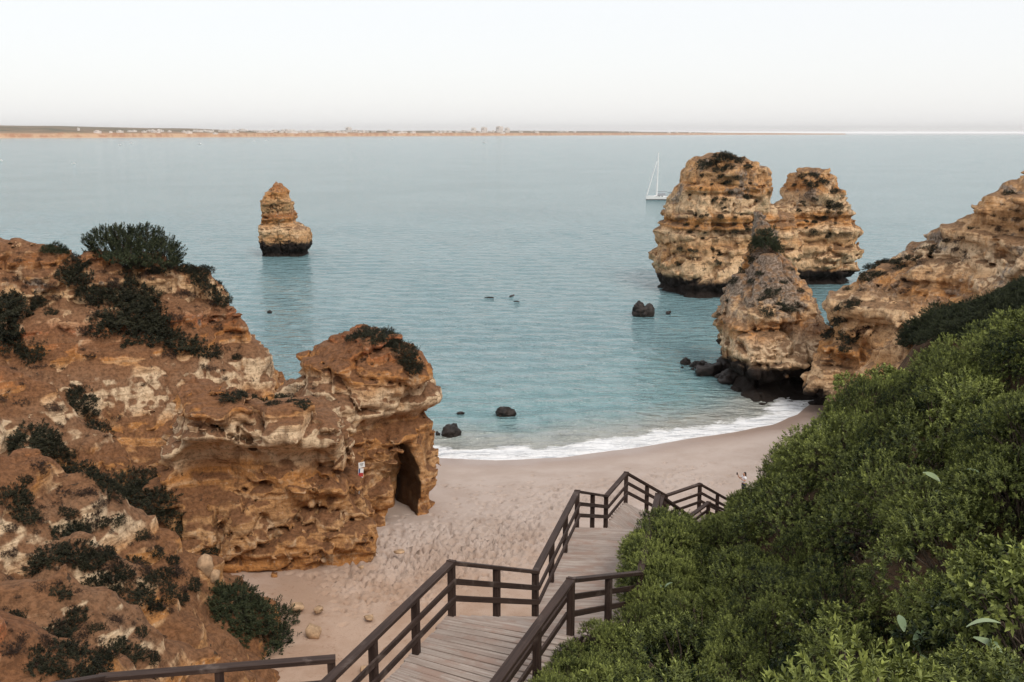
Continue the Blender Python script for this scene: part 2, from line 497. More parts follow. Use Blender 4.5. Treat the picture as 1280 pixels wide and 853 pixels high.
# ------------------------------------------------------------------ sea
def build_sea():
    rows = [46.0]
    while rows[-1] < 320: rows.append(rows[-1] * 1.0042)
    while rows[-1] < 18500: rows.append(rows[-1] * 1.045)
    rows = np.array(rows)
    ang = np.radians(np.concatenate([np.linspace(-78, -34, 40, endpoint=False), np.linspace(-34, 34, 380, endpoint=False), np.linspace(34, 78, 40)]))
    Rr, A = np.meshgrid(rows, ang, indexing='ij')
    x = Rr * np.tan(A) * 1.0; y = Rr.copy()
    x = Rr * np.sin(A) / np.cos(A * 0.6); 
    sdist = shore_dist(x, y)
    rng = np.random.default_rng(3)
    z = np.zeros_like(x)
    fade = np.clip((330 - Rr) / 180, 0, 1) * np.clip(sdist / 8 + 0.25, 0.15, 1)
    for i in range(26):
        lam = rng.uniform(1.3, 5.5)
        th = rng.normal(math.radians(-97), 0.5)
        amp = 0.0030 * lam ** 0.9
        k = 2 * math.pi / lam
        ph = k * (x * math.cos(th) + y * math.sin(th)) + rng.uniform(0, 6.28)
        okm = np.clip((lam / (Rr * 0.0042) - 2.2) / 2, 0, 1)
        z += amp * (np.sin(ph) + 0.25 * np.sin(2 * ph + 0.6)) * okm
    z *= fade
    wob = fbm(x * 0.05, y * 0.05, x * 0, 11, 2) * 1.6
    cr = sdist + wob
    along = 0.6 + 0.4 * vnoise(x * 0.06, y * 0.02, x * 0, 5)
    z += 0.24 * np.exp(-((cr - 5.2) / 0.8) ** 2) * np.clip(along, 0, 1)
    z += 0.10 * np.exp(-((cr - 9.5) / 1.1) ** 2) * np.clip(1.2 - along, 0, 1)
    # thin swash sheet running up the sand
    z += np.where(sdist < 2.5, 0.055 * np.clip((2.5 - sdist) / 3, 0, 1), 0)
    P = np.stack([x, y, z], -1).reshape(-1, 3)
    nr, nc = x.shape
    i = np.arange(nr - 1)[:, None] * nc + np.arange(nc - 1)[None, :]
    Q = np.stack([i, i + 1, i + nc + 1, i + nc], -1).reshape(-1, 4)
    m, nt, b = new_mat("sea_water"); N = NT(nt)
    geo = N.n("ShaderNodeNewGeometry"); pos = geo.outputs["Position"]
    sh = N.n("ShaderNodeAttribute", attribute_name="shore").outputs["Fac"]
    wob_ = N.noise(pos, 0.22, 5, 0.6)
    shn = N.math('ADD', sh, N.math('MULTIPLY', N.math('SUBTRACT', wob_, 0.5), 6.0))
    deep = (0.13, 0.235, 0.255); mid = (0.15, 0.28, 0.295); sandy = (0.33, 0.33, 0.295)
    big = N.noise(pos, 0.018, 4, 0.6)
    body = N.mix(N.ramp01(big, 0.35, 0.65), deep, (0.165, 0.275, 0.295))
    body = N.mix(N.ramp01(shn, 34, 9), body, mid)
    body = N.mix(N.ramp01(shn, 11, 2.0), body, sandy)
    lace = N.noise(N.mapping(pos, (0.7, 1.5, 1)), 1.1, 7, 0.72, 1.4)
    band = N.math('MULTIPLY', N.ramp01(shn, 4.4, 1.0), 1.0)
    fo = N.ramp01(N.math('ADD', N.math('MULTIPLY', band, 0.62), N.math('MULTIPLY', lace, 0.62)), 0.60, 0.84)
    fo = N.math('MULTIPLY', fo, N.ramp01(shn, 8.0, 3.0))
    col = N.mix(fo, body, (0.82, 0.82, 0.82))
    N.l(col, b.inputs["Base Color"])
    N.l(N.math('ADD', N.math('MULTIPLY', fo, 0.6), 0.09), b.inputs["Roughness"])
    b.inputs["IOR"].default_value = 1.46
    v1 = N.noise(N.mapping(pos, (0.42, 1.0, 1)), 0.85, 4, 0.58)
    v2 = N.noise(N.mapping(pos, (0.5, 1.0, 1)), 3.2, 2, 0.5)
    h = N.math('ADD', N.math('MULTIPLY', N.math('POWER', v1, 3.0), 3.6), N.math('MULTIPLY', v2, 0.05))
    N.l(N.bump(h, 0.8, 1.0), b.inputs["Normal"])
    me = mesh_np("sea", P, Q, m)
    add_attr(me, "shore", sdist.ravel())
    link("sea", me, kind="structure")
build_sea()

# ------------------------------------------------------------------ beach
def footprints(x, y):
    """a height field of trodden sand"""
    z = 0.05 * fbm(x * 0.35, y * 0.35, x * 0, 21, 3)
    rng = np.random.default_rng(12)
    prints = []
    trails = [[(545, 590), (600, 600), (640, 612)], [(600, 625), (650, 600), (720, 590)], [(560, 640), (640, 615), (740, 585)],
              [(540, 660), (620, 650), (690, 640)], [(480, 690), (560, 665), (660, 655), (720, 600)], [(700, 600), (800, 590), (900, 560)],
              [(520, 720), (600, 690), (700, 600)], [(420, 740), (500, 690), (540, 650)], [(760, 590), (860, 600), (930, 590)], [(820, 575), (900, 590), (960, 560)],
              [(560, 590), (700, 595), (860, 575)], [(590, 690), (640, 640), (690, 610)], [(440, 770), (520, 700), (580, 640)]]
    for tr in trails:
        pts = [onz(a, b, 1.6) for a, b in tr]
        for a, b in zip(pts[:-1], pts[1:]):
            L = (b - a).length; n = int(L / 0.62); d = (b - a).normalized(); s = Vector((-d.y, d.x, 0))
            for i in range(n):
                q = a + d * (i * 0.62) + s * (0.13 * (1 if i % 2 else -1)) + Vector(rng.normal(0, 0.07, 3).tolist())
                prints.append((q.x, q.y, math.atan2(d.y, d.x) + rng.normal(0, 0.2), rng.uniform(0.8, 1.3)))
    for cx, cy, sx, sy, n in ((560, 680, 90, 30, 900), (520, 700, 90, 40, 500), (640, 660, 60, 30, 500), (480, 720, 90, 40, 450), (720, 610, 120, 22, 260), (860, 590, 70, 22, 120)):
        for _ in range(n):
            q = onz(cx + rng.normal(0, sx * 0.6), min(cy + rng.normal(0, sy * 0.6), 800), 1.6)
            prints.append((q.x, q.y, rng.uniform(0, 6.28), rng.uniform(0.7, 1.4)))
    return z, prints

BX0, BX1, BY0, BY1, BS = -20.0, 34.0, 33.0, 88.0, 0.12
def beach_base(x, y):
    s = -shore_dist(x, y)
    z = np.where(s > 0, 2.4 * (1 - np.exp(-np.maximum(s, 0) / 22.0)) , s * 0.09)
    return np.maximum(z, -6)
def build_beach():
    gx = np.arange(BX0, BX1, BS); gy = np.arange(BY0, BY1, BS)
    X, Y = np.meshgrid(gx, gy, indexing='ij')
    s = shore_dist(X, Y)
    Z = beach_base(X, Y)
    dz, prints = footprints(X, Y)
    dry = np.clip((-s - 1.5) / 3, 0, 1)
    Z = Z + dz * dry
    for (px, py, a, sc) in prints:
        i0 = int((px - BX0) / BS); j0 = int((py - BY0) / BS); r = 5
        if i0 < r + 1 or j0 < r + 1 or i0 > len(gx) - r - 2 or j0 > len(gy) - r - 2: continue
        if -s[i0, j0] < 1.0: continue
        sl = (slice(i0 - r, i0 + r + 1), slice(j0 - r, j0 + r + 1))
        dx = X[sl] - px; dy = Y[sl] - py
        u = (dx * math.cos(a) + dy * math.sin(a)) / (0.17 * sc); v = (-dx * math.sin(a) + dy * math.cos(a)) / (0.10 * sc)
        q = u * u + v * v
        Z[sl] += -0.17 * sc * np.exp(-q ** 1.5) + 0.045 * np.exp(-(np.sqrt(q) - 1.5) ** 2 * 5)
    P = np.stack([X, Y, Z], -1).reshape(-1, 3)
    nr, nc = X.shape
    i = np.arange(nr - 1)[:, None] * nc + np.arange(nc - 1)[None, :]
    Q = np.stack([i, i + nc, i + nc + 1, i + 1], -1).reshape(-1, 4)
    keep = (s[:-1, :-1].ravel() < 14)
    Q = Q[keep]
    used = np.unique(Q); remap = np.full(len(P), -1, np.int32); remap[used] = np.arange(len(used))
    m, nt, b = new_mat("beach_sand"); N = NT(nt)
    geo = N.n("ShaderNodeNewGeometry"); pos = geo.outputs["Position"]
    sh = N.n("ShaderNodeAttribute", attribute_name="shore").outputs["Fac"]
    nn = N.noise(pos, 0.35, 5, 0.6)
    g = N.noise(pos, 14.0, 5, 0.75)
    c = N.mix(N.ramp01(nn, 0.35, 0.65), (0.41, 0.325, 0.275), (0.47, 0.385, 0.335))
    inland = N.ramp01(N.math('ADD', sh, N.math('MULTIPLY', N.math('SUBTRACT', nn, 0.5), 10)), -14.0, -30.0)
    c = N.mix(inland, c, N.mix(N.ramp01(nn, 0.4, 0.6), (0.37, 0.245, 0.17), (0.44, 0.31, 0.23)))
    c = N.mix(N.math('MULTIPLY', N.ramp01(g, 0.5, 0.34), 0.30), c, (0.30, 0.18, 0.12))
    deb = N.noise(pos, 3.0, 6, 0.8, 0.5)
    c = N.mix(N.math('MULTIPLY', N.math('MULTIPLY', N.ramp01(deb, 0.57, 0.66), inland), 0.6), c, (0.20, 0.10, 0.05))
    wet = N.ramp01(N.math('ADD', sh, N.math('MULTIPLY', N.math('SUBTRACT', nn, 0.5), 3.0)), -4.2, -1.2)
    c = N.mix(N.math('MULTIPLY', wet, 0.75), c, (0.30, 0.205, 0.16))
    N.l(c, b.inputs["Base Color"])
    N.l(N.math('SUBTRACT', 0.92, N.math('MULTIPLY', wet, 0.60)), b.inputs["Roughness"])
    b.inputs["Specular IOR Level"].default_value = 0.35
    hb = N.math('MULTIPLY', N.noise(pos, 5.0, 6, 0.7), N.math('SUBTRACT', 1.0, wet))
    N.l(N.bump(hb, 0.35, 0.12), b.inputs["Normal"])
    me = mesh_np("beach", P[used], remap[Q], m)
    add_attr(me, "shore", s.ravel()[used])
    o = link("beach", me, kind="structure")
    return o
build_beach()

# ------------------------------------------------------------------ hillside under the stairs and the thicket
class TPS:
    def __init__(self, pts, lam=0.02):
        p = np.array(pts, float); self.c = p[:, :2]; n = len(p)
        K = self.k(self.c[:, None, :] - self.c[None]) + lam * np.eye(n)
        Pm = np.hstack([np.ones((n, 1)), self.c])
        A = np.block([[K, Pm], [Pm.T, np.zeros((3, 3))]])
        self.w = np.linalg.solve(A, np.concatenate([p[:, 2], np.zeros(3)]))
    @staticmethod
    def k(d):
        r = np.sqrt((d ** 2).sum(-1)); return r          # biharmonic line spline: no overshoot
    def __call__(self, x, y):
        sh = x.shape; q = np.stack([x.ravel(), y.ravel()], 1)
        r = np.empty(len(q))
        for s in range(0, len(q), 200000):
            qq = q[s:s + 200000]
            r[s:s + 200000] = self.k(qq[:, None, :] - self.c[None]) @ self.w[:-3] + self.w[-3] + qq @ self.w[-2:]
        return r.reshape(sh)
HED = []      # (px, py, D): visible top surface of the thicket
for a in ((700, 853, 11.5), (760, 770, 15.5), (800, 853, 10), (950, 853, 8), (1120, 853, 6.8), (1279, 853, 6), (830, 700, 20), (900, 660, 25), (930, 607, 30),
          (850, 760, 15), (950, 700, 18), (960, 600, 25), (1010, 520, 24), (1050, 500, 23), (1080, 600, 17), (1090, 480, 24), (1120, 445, 24), (1190, 425, 20), (1279, 396, 17),
          (1000, 760, 12.5), (1100, 700, 12.5), (1200, 560, 13), (1200, 680, 10.5), (1279, 500, 12.5), (1279, 640, 9.5), (1180, 480, 18), (1120, 560, 18)):
    HED.append(at(*a))
HILL_PTS = [(p.x, p.y, p.z - 1.55) for p in HED]
HILL_PTS += [(-0.4, 15.6, 14.7), (-1.6, 13.0, 14.7), (1.2, 18, 13.2), (2.2, 21.5, 12.9), (3.0, 25, 12.6), (3.9, 29, 11.0), (5.6, 33.5, 9.2), (7.2, 37, 7.0), (8.5, 42, 4.5), (9, 48, 2.2), (8, 54, 0.5),
             (-4.2, 11.5, 14.4), (-6.5, 10, 14.6), (0, 0, 21.6), (-3, 2, 20.8), (-7, 5, 17.5), (-14, 8, 15), (-22, 8, 16), (3, 2, 21.8), (8, 4, 23), (14, 8, 25), (24, 14, 27),
             (-3.6, 17.0, 9.0), (-6, 17.5, 8.5), (-1.0, 20.5, 8.0), (0.2, 25.5, 7.0), (1.6, 30, 5.8), (3.6, 34, 4.5), (5.2, 39, 2.4), (-4.5, 23, 4.2), (-2, 27, 3.2), (0, 32, 2.0), (2.5, 38, 1.2), (5, 46, 0.4),
             (-9, 22, 6.0), (-9, 28, 2.2), (-14, 22, 7.5), (-18, 22, 9), (-13, 30, 2.0), (-24, 24, 10), (-10, 36, 0.5), (-2, 40, 0.0), (-20, 45, 0), (2, 52, -0.6), (-8, 56, -1), (6, 66, -1.5), (-30, 40, 6),
             (14, 36, 13.0), (15, 28, 16.3), (12.5, 30, 15.0), (20, 30, 16.8), (26, 34, 16.8), (23, 44, 13.2), (16, 44, 6.5), (12, 38, 8.5), (24, 58, 11.6), (29, 55, 15.2), (36, 50, 18), (13, 42, 6), (14, 48, 1.0), (15, 54, 0), (13, 62, -1.5), (14, 74, -2.5), (18, 64, -2), (22, 70, -2.5), (20, 56, 3), (24, 78, -4), (30, 70, 11), (40, 68, 16), (60, 50, 22), (80, 20, 28),
             (0, -10, 24.5), (-30, -10, 25), (30, -10, 27), (-40, 15, 18), (-60, 30, 17), (-60, 55, 15), (0, -60, 32), (-80, -60, 32), (80, -60, 33), (-60, -10, 27), (70, -10, 29)]
HILL = TPS(HILL_PTS)
def hill_h(x, y):
    h = HILL(x, y)
    return h + 0.16 * fbm(x * 0.5, y * 0.5, x * 0, 31, 4)
def build_hillside():
    m, nt, b = new_mat("hillside_earth"); N = NT(nt)
    pos = N.n("ShaderNodeNewGeometry").outputs["Position"]
    a = N.noise(pos, 0.6, 6, 0.65); g = N.noise(pos, 6.0, 6, 0.75)
    c = N.mix(N.ramp01(a, 0.4, 0.6), (0.055, 0.034, 0.021), (0.125, 0.075, 0.042))
    c = N.mix(N.math('MULTIPLY', N.ramp01(g, 0.52, 0.36), 0.6), c, (0.07, 0.04, 0.022))
    N.l(c, b.inputs["Base Color"]); b.inputs["Roughness"].default_value = 0.95
    b.inputs["Specular IOR Level"].default_value = 0.15
    N.l(N.bump(g, 0.8, 0.12), b.inputs["Normal"])
    xs = np.arange(-60, 70.01, 0.5); ys = np.arange(-30, 80.01, 0.5)
    X, Y = np.meshgrid(xs, ys, indexing='ij')
    Z = hill_h(X, Y)
    nr, nc = X.shape
    i = np.arange(nr - 1)[:, None] * nc + np.arange(nc - 1)[None, :]
    Q = np.stack([i, i + nc, i + nc + 1, i + 1], -1).reshape(-1, 4)
    zc = Z.ravel()[Q].max(1)
    # keep the left massif free: it has its own solid
    cx = X.ravel()[Q].mean(1); cy = Y.ravel()[Q].mean(1)
    keep = (zc > -1.5) & ~((cx < -22) & (cy > 30)) 
    Q = Q[keep]
    P = np.stack([X, Y, Z], -1).reshape(-1, 3)
    me = mesh_np("hillside", P, Q, m)
    o = link("hillside", me, kind="structure")
    HQ_ = Q
    # the higher ground behind the viewpoint
    xs = np.arange(-600, 600.1, 12); ys = np.append(np.arange(-260, -29.9, 10), -28.5)
    X, Y = np.meshgrid(xs, ys, indexing='ij')
    t = np.clip((-30 - Y) / 90, 0, 1); t = t * t * (3 - 2 * t)
    Z0 = HILL(np.clip(X, -60, 70), np.full_like(X, -30.0))
    Z = Z0 * (1 - t) + t * (46 + 3 * vnoise(X * 0.02, Y * 0.02, X * 0, 41))
    Z[:, -1] = -6
    nr, nc = X.shape
    i = np.arange(nr - 1)[:, None] * nc + np.arange(nc - 1)[None, :]
    Q = np.stack([i, i + nc, i + nc + 1, i + 1], -1).reshape(-1, 4)
    link("hill", mesh_np("hill", np.stack([X, Y, Z], -1).reshape(-1, 3), Q, m), kind="structure")
    return P, HQ_
HP, HQ = build_hillside()

# ------------------------------------------------------------------ rocks
def layer_profile(seed, zmin=-4, zmax=40, step=0.1, lo=0.5, hi=1.5):
    rng = np.random.default_rng(seed)
    z = np.arange(zmin, zmax, step); v = np.zeros_like(z); c = zmin
    while c < zmax:
        th = rng.uniform(lo, hi); val = rng.uniform(-1, 1)
        v[(z >= c) & (z < c + th)] = val; c += th
    k = np.ones(3) / 3
    return z, np.convolve(v, k, 'same')
def rock_detail(seed, amp_layer, amp_big, amp_small, scale=1.0, dip=(0.0, 0.0), amp_crack=1.0):
    lz, lv = layer_profile(seed, lo=0.45 / scale, hi=1.5 / scale)
    def f(d, x, y, z, wl=1.0):
        big = fbm(x * 0.16 * scale, y * 0.16 * scale, z * 0.22 * scale, seed, 2)
        zz = z + dip[0] * x + dip[1] * y + 0.7 / scale * big
        lay = np.interp(zz, lz, lv).astype(np.float32)
        lm = 0.45 + 0.55 * vnoise(x * 0.3 * scale, y * 0.3 * scale, z * 0.15 * scale, seed + 3)
        b = np.abs(fbm(x * 0.34 * scale, y * 0.34 * scale, z * 0.42 * scale, seed + 5, 2))
        s = np.abs(fbm(x * 1.05 * scale, y * 1.05 * scale, z * 1.5 * scale, seed + 8, 3))
        ca = vnoise(x * 0.30 * scale + 0.3 * big, y * 0.30 * scale, z * 1.05 * scale + big, seed + 21)
        cb = vnoise(x * 0.62 * scale + 4.0, y * 0.62 * scale, z * 0.16 * scale, seed + 22)
        crack = 0.50 * np.exp(-(ca / 0.075) ** 2) + 0.42 * np.exp(-(cb / 0.06) ** 2)
        fine = vnoise(x * 3.7 * scale, y * 3.7 * scale, z * 5.5 * scale, seed + 12)
        return d - amp_layer * wl * lay * lm - amp_big * (b - 0.35) - amp_small * (s - 0.35) * (0.45 + 0.55 * wl) + crack * amp_crack * (0.25 + 0.75 * wl) - 0.06 / scale * fine - 0.25 * amp_big * big
    return f

def ridge_field(ridges, X, Y):
    h = np.full(X.shape, -8.0)
    for pts, k in ridges:
        P = []
        for a, b in zip(pts[:-1], pts[1:]):
            n = max(2, int((b - a).length / 0.5))
            P += [a.lerp(b, i / n) for i in range(n)]
        P.append(pts[-1])
        hr = np.full(X.shape, -50.0)
        for p in P:
            d = np.sqrt((X - p.x) ** 2 + (Y - p.y) ** 2 + 0.3) - 0.55
            hr = np.maximum(hr, p.z - k * d)
        h = smax(h, hr, 0.8)
    return h

def build_left():
    # crests of the slopes (pixel, distance)
    C = [at(*p) for p in ((-130, 268, 64), (-60, 280, 64), (0, 290, 64), (25, 303, 64), (60, 310, 64), (120, 314, 65), (180, 318, 66), (205, 320, 66.5))]
    C2 = [at(*p) for p in ((205, 320, 66.5), (228, 321, 67), (246, 324, 68), (266, 344, 67), (290, 384, 66), (310, 420, 65), (326, 460, 64), (338, 502, 63), (375, 512, 60))]
    L3 = [at(*p) for p in ((-90, 470, 50), (-30, 440, 52), (15, 455, 53), (70, 500, 53), (120, 545, 52), (170, 590, 51), (205, 640, 49))]
    L4 = [at(*p) for p in ((-160, 520, 36), (-60, 548, 37), (0, 562, 38), (50, 565, 39), (90, 578, 39.5), (135, 600, 40), (180, 636, 40.5), (225, 668, 41), (252, 692, 42), (266, 722, 42.5), (272, 745, 42))]
    L5 = [at(*p) for p in ((-160, 670, 27), (-40, 694, 28), (20, 704, 28.5), (70, 716, 29), (120, 745, 29.5), (160, 770, 30), (200, 790, 30.5), (245, 806, 31), (290, 838, 31.5), (320, 870, 32))]
    L6 = [at(*p) for p in ((-120, 720, 22), (-30, 745, 22), (30, 800, 22.5), (90, 858, 23), (160, 930, 23))]
    L7 = [at(*p) for p in ((90, 660, 35), (150, 700, 35.5), (210, 740, 36), (255, 775, 36.5), (300, 815, 37))]
    rid = [(C, 1.3), (C2, 2.6), (L3, 1.35), (L4, 1.35), (L7, 1.5), (L5, 1.25), (L6, 1.1)]
    lo, hi = (-44.0, 18.0, -0.6), (-3.0, 77.0, 20.5)
    gs = 0.25
    gx = np.arange(lo[0] - 2, hi[0] + 3, gs); gy = np.arange(lo[1] - 2, hi[1] + 3, gs)
    GX, GY = np.meshgrid(gx, gy, indexing='ij')
    H = ridge_field(rid, GX, GY)
    # gullies running down the slopes
    wx = GX + 2.0 * fbm(GX * 0.15, GY * 0.15, GX * 0, 61, 2)
    H = H - 0.9 * np.abs(fbm(wx * 0.33, GY * 0.12, GX * 0, 62, 3)) - 0.35 * np.abs(fbm(GX * 0.8, GY * 0.5, GX * 0, 65, 2)) + 0.35
    H = H.astype(np.float32)
    gyx = np.gradient(H, gs); slope = np.sqrt(1 + np.minimum(gyx[0] ** 2 + gyx[1] ** 2, 9)).astype(np.float32)
    def height_field(X, Y, Z):
        a = np.clip((X - gx[0]) / gs, 0, len(gx) - 1.01); b = np.clip((Y - gy[0]) / gs, 0, len(gy) - 1.01)
        ia = a.astype(np.int32); ib = b.astype(np.int32); fa = a - ia; fb = b - ib
        h = (H[ia, ib] * (1 - fa) + H[ia + 1, ib] * fa) * (1 - fb) + (H[ia, ib + 1] * (1 - fa) + H[ia + 1, ib + 1] * fa) * fb
        return (Z - h) / slope[ia, ib]
    A = Inflated((-11.8, 57.2), (-4.9, 61.8), [(330, 720), (355, 540), (377, 478), (386, 452), (405, 441), (432, 420), (455, 412), (480, 414), (500, 430), (514, 452),
                  (528, 476), (531, 499), (522, 514), (521, 524), (530, 547), (529, 570), (522, 598), (521, 660), (500, 700)], 3.8, 2.6, 2.8)
    B = Inflated((-16, 50.6), (-7.5, 53.4), [(150, 740), (190, 600), (213, 540), (235, 486), (285, 486), (345, 506), (380, 500), (418, 508), (431, 528), (431, 560),
                  (441, 590), (455, 618), (463, 650), (467, 690), (440, 730)], 3.4, 1.8, 3.2)
    ledge = Inflated((-16, 48.6), (-7.5, 51.4), [(222, 548), (232, 498), (290, 486), (345, 505), (385, 500), (418, 512), (428, 530), (428, 556), (405, 566), (350, 560), (300, 545), (255, 546)], 2.0, 1.0, 2.6)
    # arch opening: its outline on the seaward wall, carried through the rock along its own axis
    hole_pix = [(496, 546), (507, 573), (514, 592), (517, 630), (517, 760), (462, 760), (468, 640), (475, 612), (475, 598), (478, 573)]
    Dh = 57.8
    hp = [at(a, b, Dh) for a, b in hole_pix]
    hp = [(p.x, p.z) for p in hp]
    axs = math.tan(math.radians(-27))
    cave = [(at(255, 612, 46.4), (3.0, 3.2, 2.3)), (at(232, 650, 45.4), (2.4, 2.8, 2.4)), (at(325, 590, 47.0), (4.2, 1.9, 1.1)), (at(395, 585, 48.2), (2.6, 1.6, 0.8))]
    notch = at(490, 527, 57)
    def wl(X, Y, Z):
        r = np.minimum(A(X, Y, Z), B(X, Y, Z))
        near_top = 0.8 * np.clip((Z - 9) / 4, 0, 1) * np.clip((Y - 55) / 6, 0, 1)
        return np.maximum(np.clip(1.2 - r / 1.5, 0.12, 1), near_top)
    def fc(X, Y, Z):
        d = height_field(X, Y, Z)
        a = A(X, Y, Z)
        # soft bed weathered back under the head
        a = a + 0.9 * np.exp(-((Z - notch.z - 0.06 * (X - notch.x)) / 0.55) ** 2)
        bb = smin(B(X, Y, Z), ledge(X, Y, Z), 0.4)
        r = smin(a, bb, 0.7)
        d = smin(d, r, 1.0)
        return d
    def carve(d, X, Y, Z):
        xs = X - axs * (Y - Dh)
        inb = (xs > -16) & (xs < 2) & (Y > 50) & (Y < 70)
        if inb.any():
            hole = np.full(X.shape, 9.0, np.float32)
            n = 0.25 * fbm(X[inb] * 0.9, Y[inb] * 0.9, Z[inb] * 0.9, 90, 3)
            hole[inb] = poly_sdf(hp, xs[inb], Z[inb]).astype(np.float32) - 0.12 + n
            d = smax(d, -hole, 0.2)
        for c, r_ in cave:
            q = np.sqrt(((X - c.x) / r_[0]) ** 2 + ((Y - c.y) / r_[1]) ** 2 + ((Z - c.z) / r_[2]) ** 2)
            d = smax(d, -(q - 1) * min(r_) - 0.15 * fbm(X * 0.8, Y * 0.8, Z * 1.6, 91, 2), 0.25)
        return d
    def det_left(d, x, y, z):
        w = wl(x, y, z)
        w = np.where((y > 55.5) & (x > -8.6) & (z < 8.5), np.minimum(w, 0.35), w)    # the pillar is worn smooth by the sea
        d = det(d, x, y, z, w)
        # rain flutes down the earthy wall
        fl = np.abs(vnoise(x * 0.95 + 0.25 * z, y * 0.55, z * 0.10, 95)) * np.clip((y - 44) / 4, 0, 1) * np.clip((12 - z) / 3, 0, 1) * (1 - np.clip(w - 0.2, 0, 1))
        d = d + 0.9 * (0.3 - fl) * (fl > 0) * np.clip(vnoise(x * 0.12, y * 0.12, z * 0.1, 96) + 0.7, 0, 1)
        return carve(d, x, y, z)
    det = rock_detail(3, 0.52, 0.60, 0.46)
    P, Q = voxel_rock(fc, det_left, lo, hi, 0.165, band=1.9)
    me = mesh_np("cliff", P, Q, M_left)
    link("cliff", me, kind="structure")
    return P, Q
LP, LQ = build_left()

def build_twin():
    a0 = at(830, 350, 154); a1 = at(950, 350, 157)
    L = Inflated((a0.x, a0.y), (a1.x, a1.y), [(826, 390), (824, 350), (822, 322), (829, 312), (826, 292), (838, 264), (850, 232), (860, 212), (872, 199), (885, 193), (900, 190), (922, 195), (940, 207),
                 (951, 219), (954, 232), (950, 246), (958, 258), (976, 262), (990, 290), (985, 390)], 8.0, 5.0, 2.6)
    b0 = at(950, 350, 163); b1 = at(1060, 350, 166)
    Rr = Inflated((b0.x, b0.y), (b1.x, b1.y), [(930, 380), (915, 268), (945, 258), (976, 256), (986, 248), (989, 228), (998, 216), (1012, 213), (1028, 218), (1041, 233), (1050, 250), (1057, 262),
                 (1061, 292), (1059, 318), (1060, 336), (1056, 352), (1040, 380)], 6.5, 4.0, 2.6)
    f0 = at(846, 350, 149); f1 = at(935, 350, 149)
    Fr = Inflated((f0.x, f0.y), (f1.x, f1.y), [(846, 385), (848, 340), (856, 322), (880, 312), (915, 318), (935, 335), (940, 385)], 3.5, 3.0, 2.4)
    def fc(X, Y, Z):
        d = smin(smin(L(X, Y, Z), Rr(X, Y, Z), 1.2), Fr(X, Y, Z), 1.0)
        # the sea has cut a notch round the foot
        d = d + 1.1 * np.exp(-((Z - 0.7) / 1.0) ** 2)
        d = d + 0.6 * np.exp(-((Z - 10.7) / 0.35) ** 2) + 0.4 * np.exp(-((Z - 9.6) / 0.25) ** 2)
        return d
    P, Q = voxel_rock(fc, rock_detail(17, 0.40, 0.8, 0.50, 0.62), (20, 138, -1.5), (62, 180, 25), 0.26, 2.6)
    me = mesh_np("sea_stack", P, Q, M_twin)
    link("sea_stack", me, label="broad twin-peaked layered sea stack with dark scrub on its rounded tops", cat="sea stack")
    return P, Q
TP, TQ = build_twin()

def build_single():
    a0 = at(325, 300, 200); a1 = at(390, 300, 200)
    S = Inflated((a0.x, a0.y), (a1.x, a1.y), [(328, 335), (327, 318), (326, 290), (325, 281), (328, 275), (328, 252), (333, 248), (338, 238), (344, 233), (347, 228), (350, 233), (358, 240), (360, 248),
                 (367, 250), (369, 268), (371, 275), (378, 281), (386, 287), (389, 295), (389, 306), (385, 318), (384, 335)], 4.2, 2.0, 3.0)
    def fc(X, Y, Z):
        d = S(X, Y, Z)
        return d + 0.45 * np.exp(-((Z - 6.6) / 0.8) ** 2) + 0.5 * np.exp(-((Z - 0.5) / 0.8) ** 2)
    P, Q = voxel_rock(fc, rock_detail(23, 0.30, 0.35, 0.3, 0.9, (0, 0), 0.6), (-58, 190, -1.2), (-36, 210, 17), 0.2, 1.8)
    link("sea_stack", mesh_np("sea_stack", P, Q, M_single), label="lone narrow stepped sea stack standing by itself in open water", cat="sea stack")
build_single()

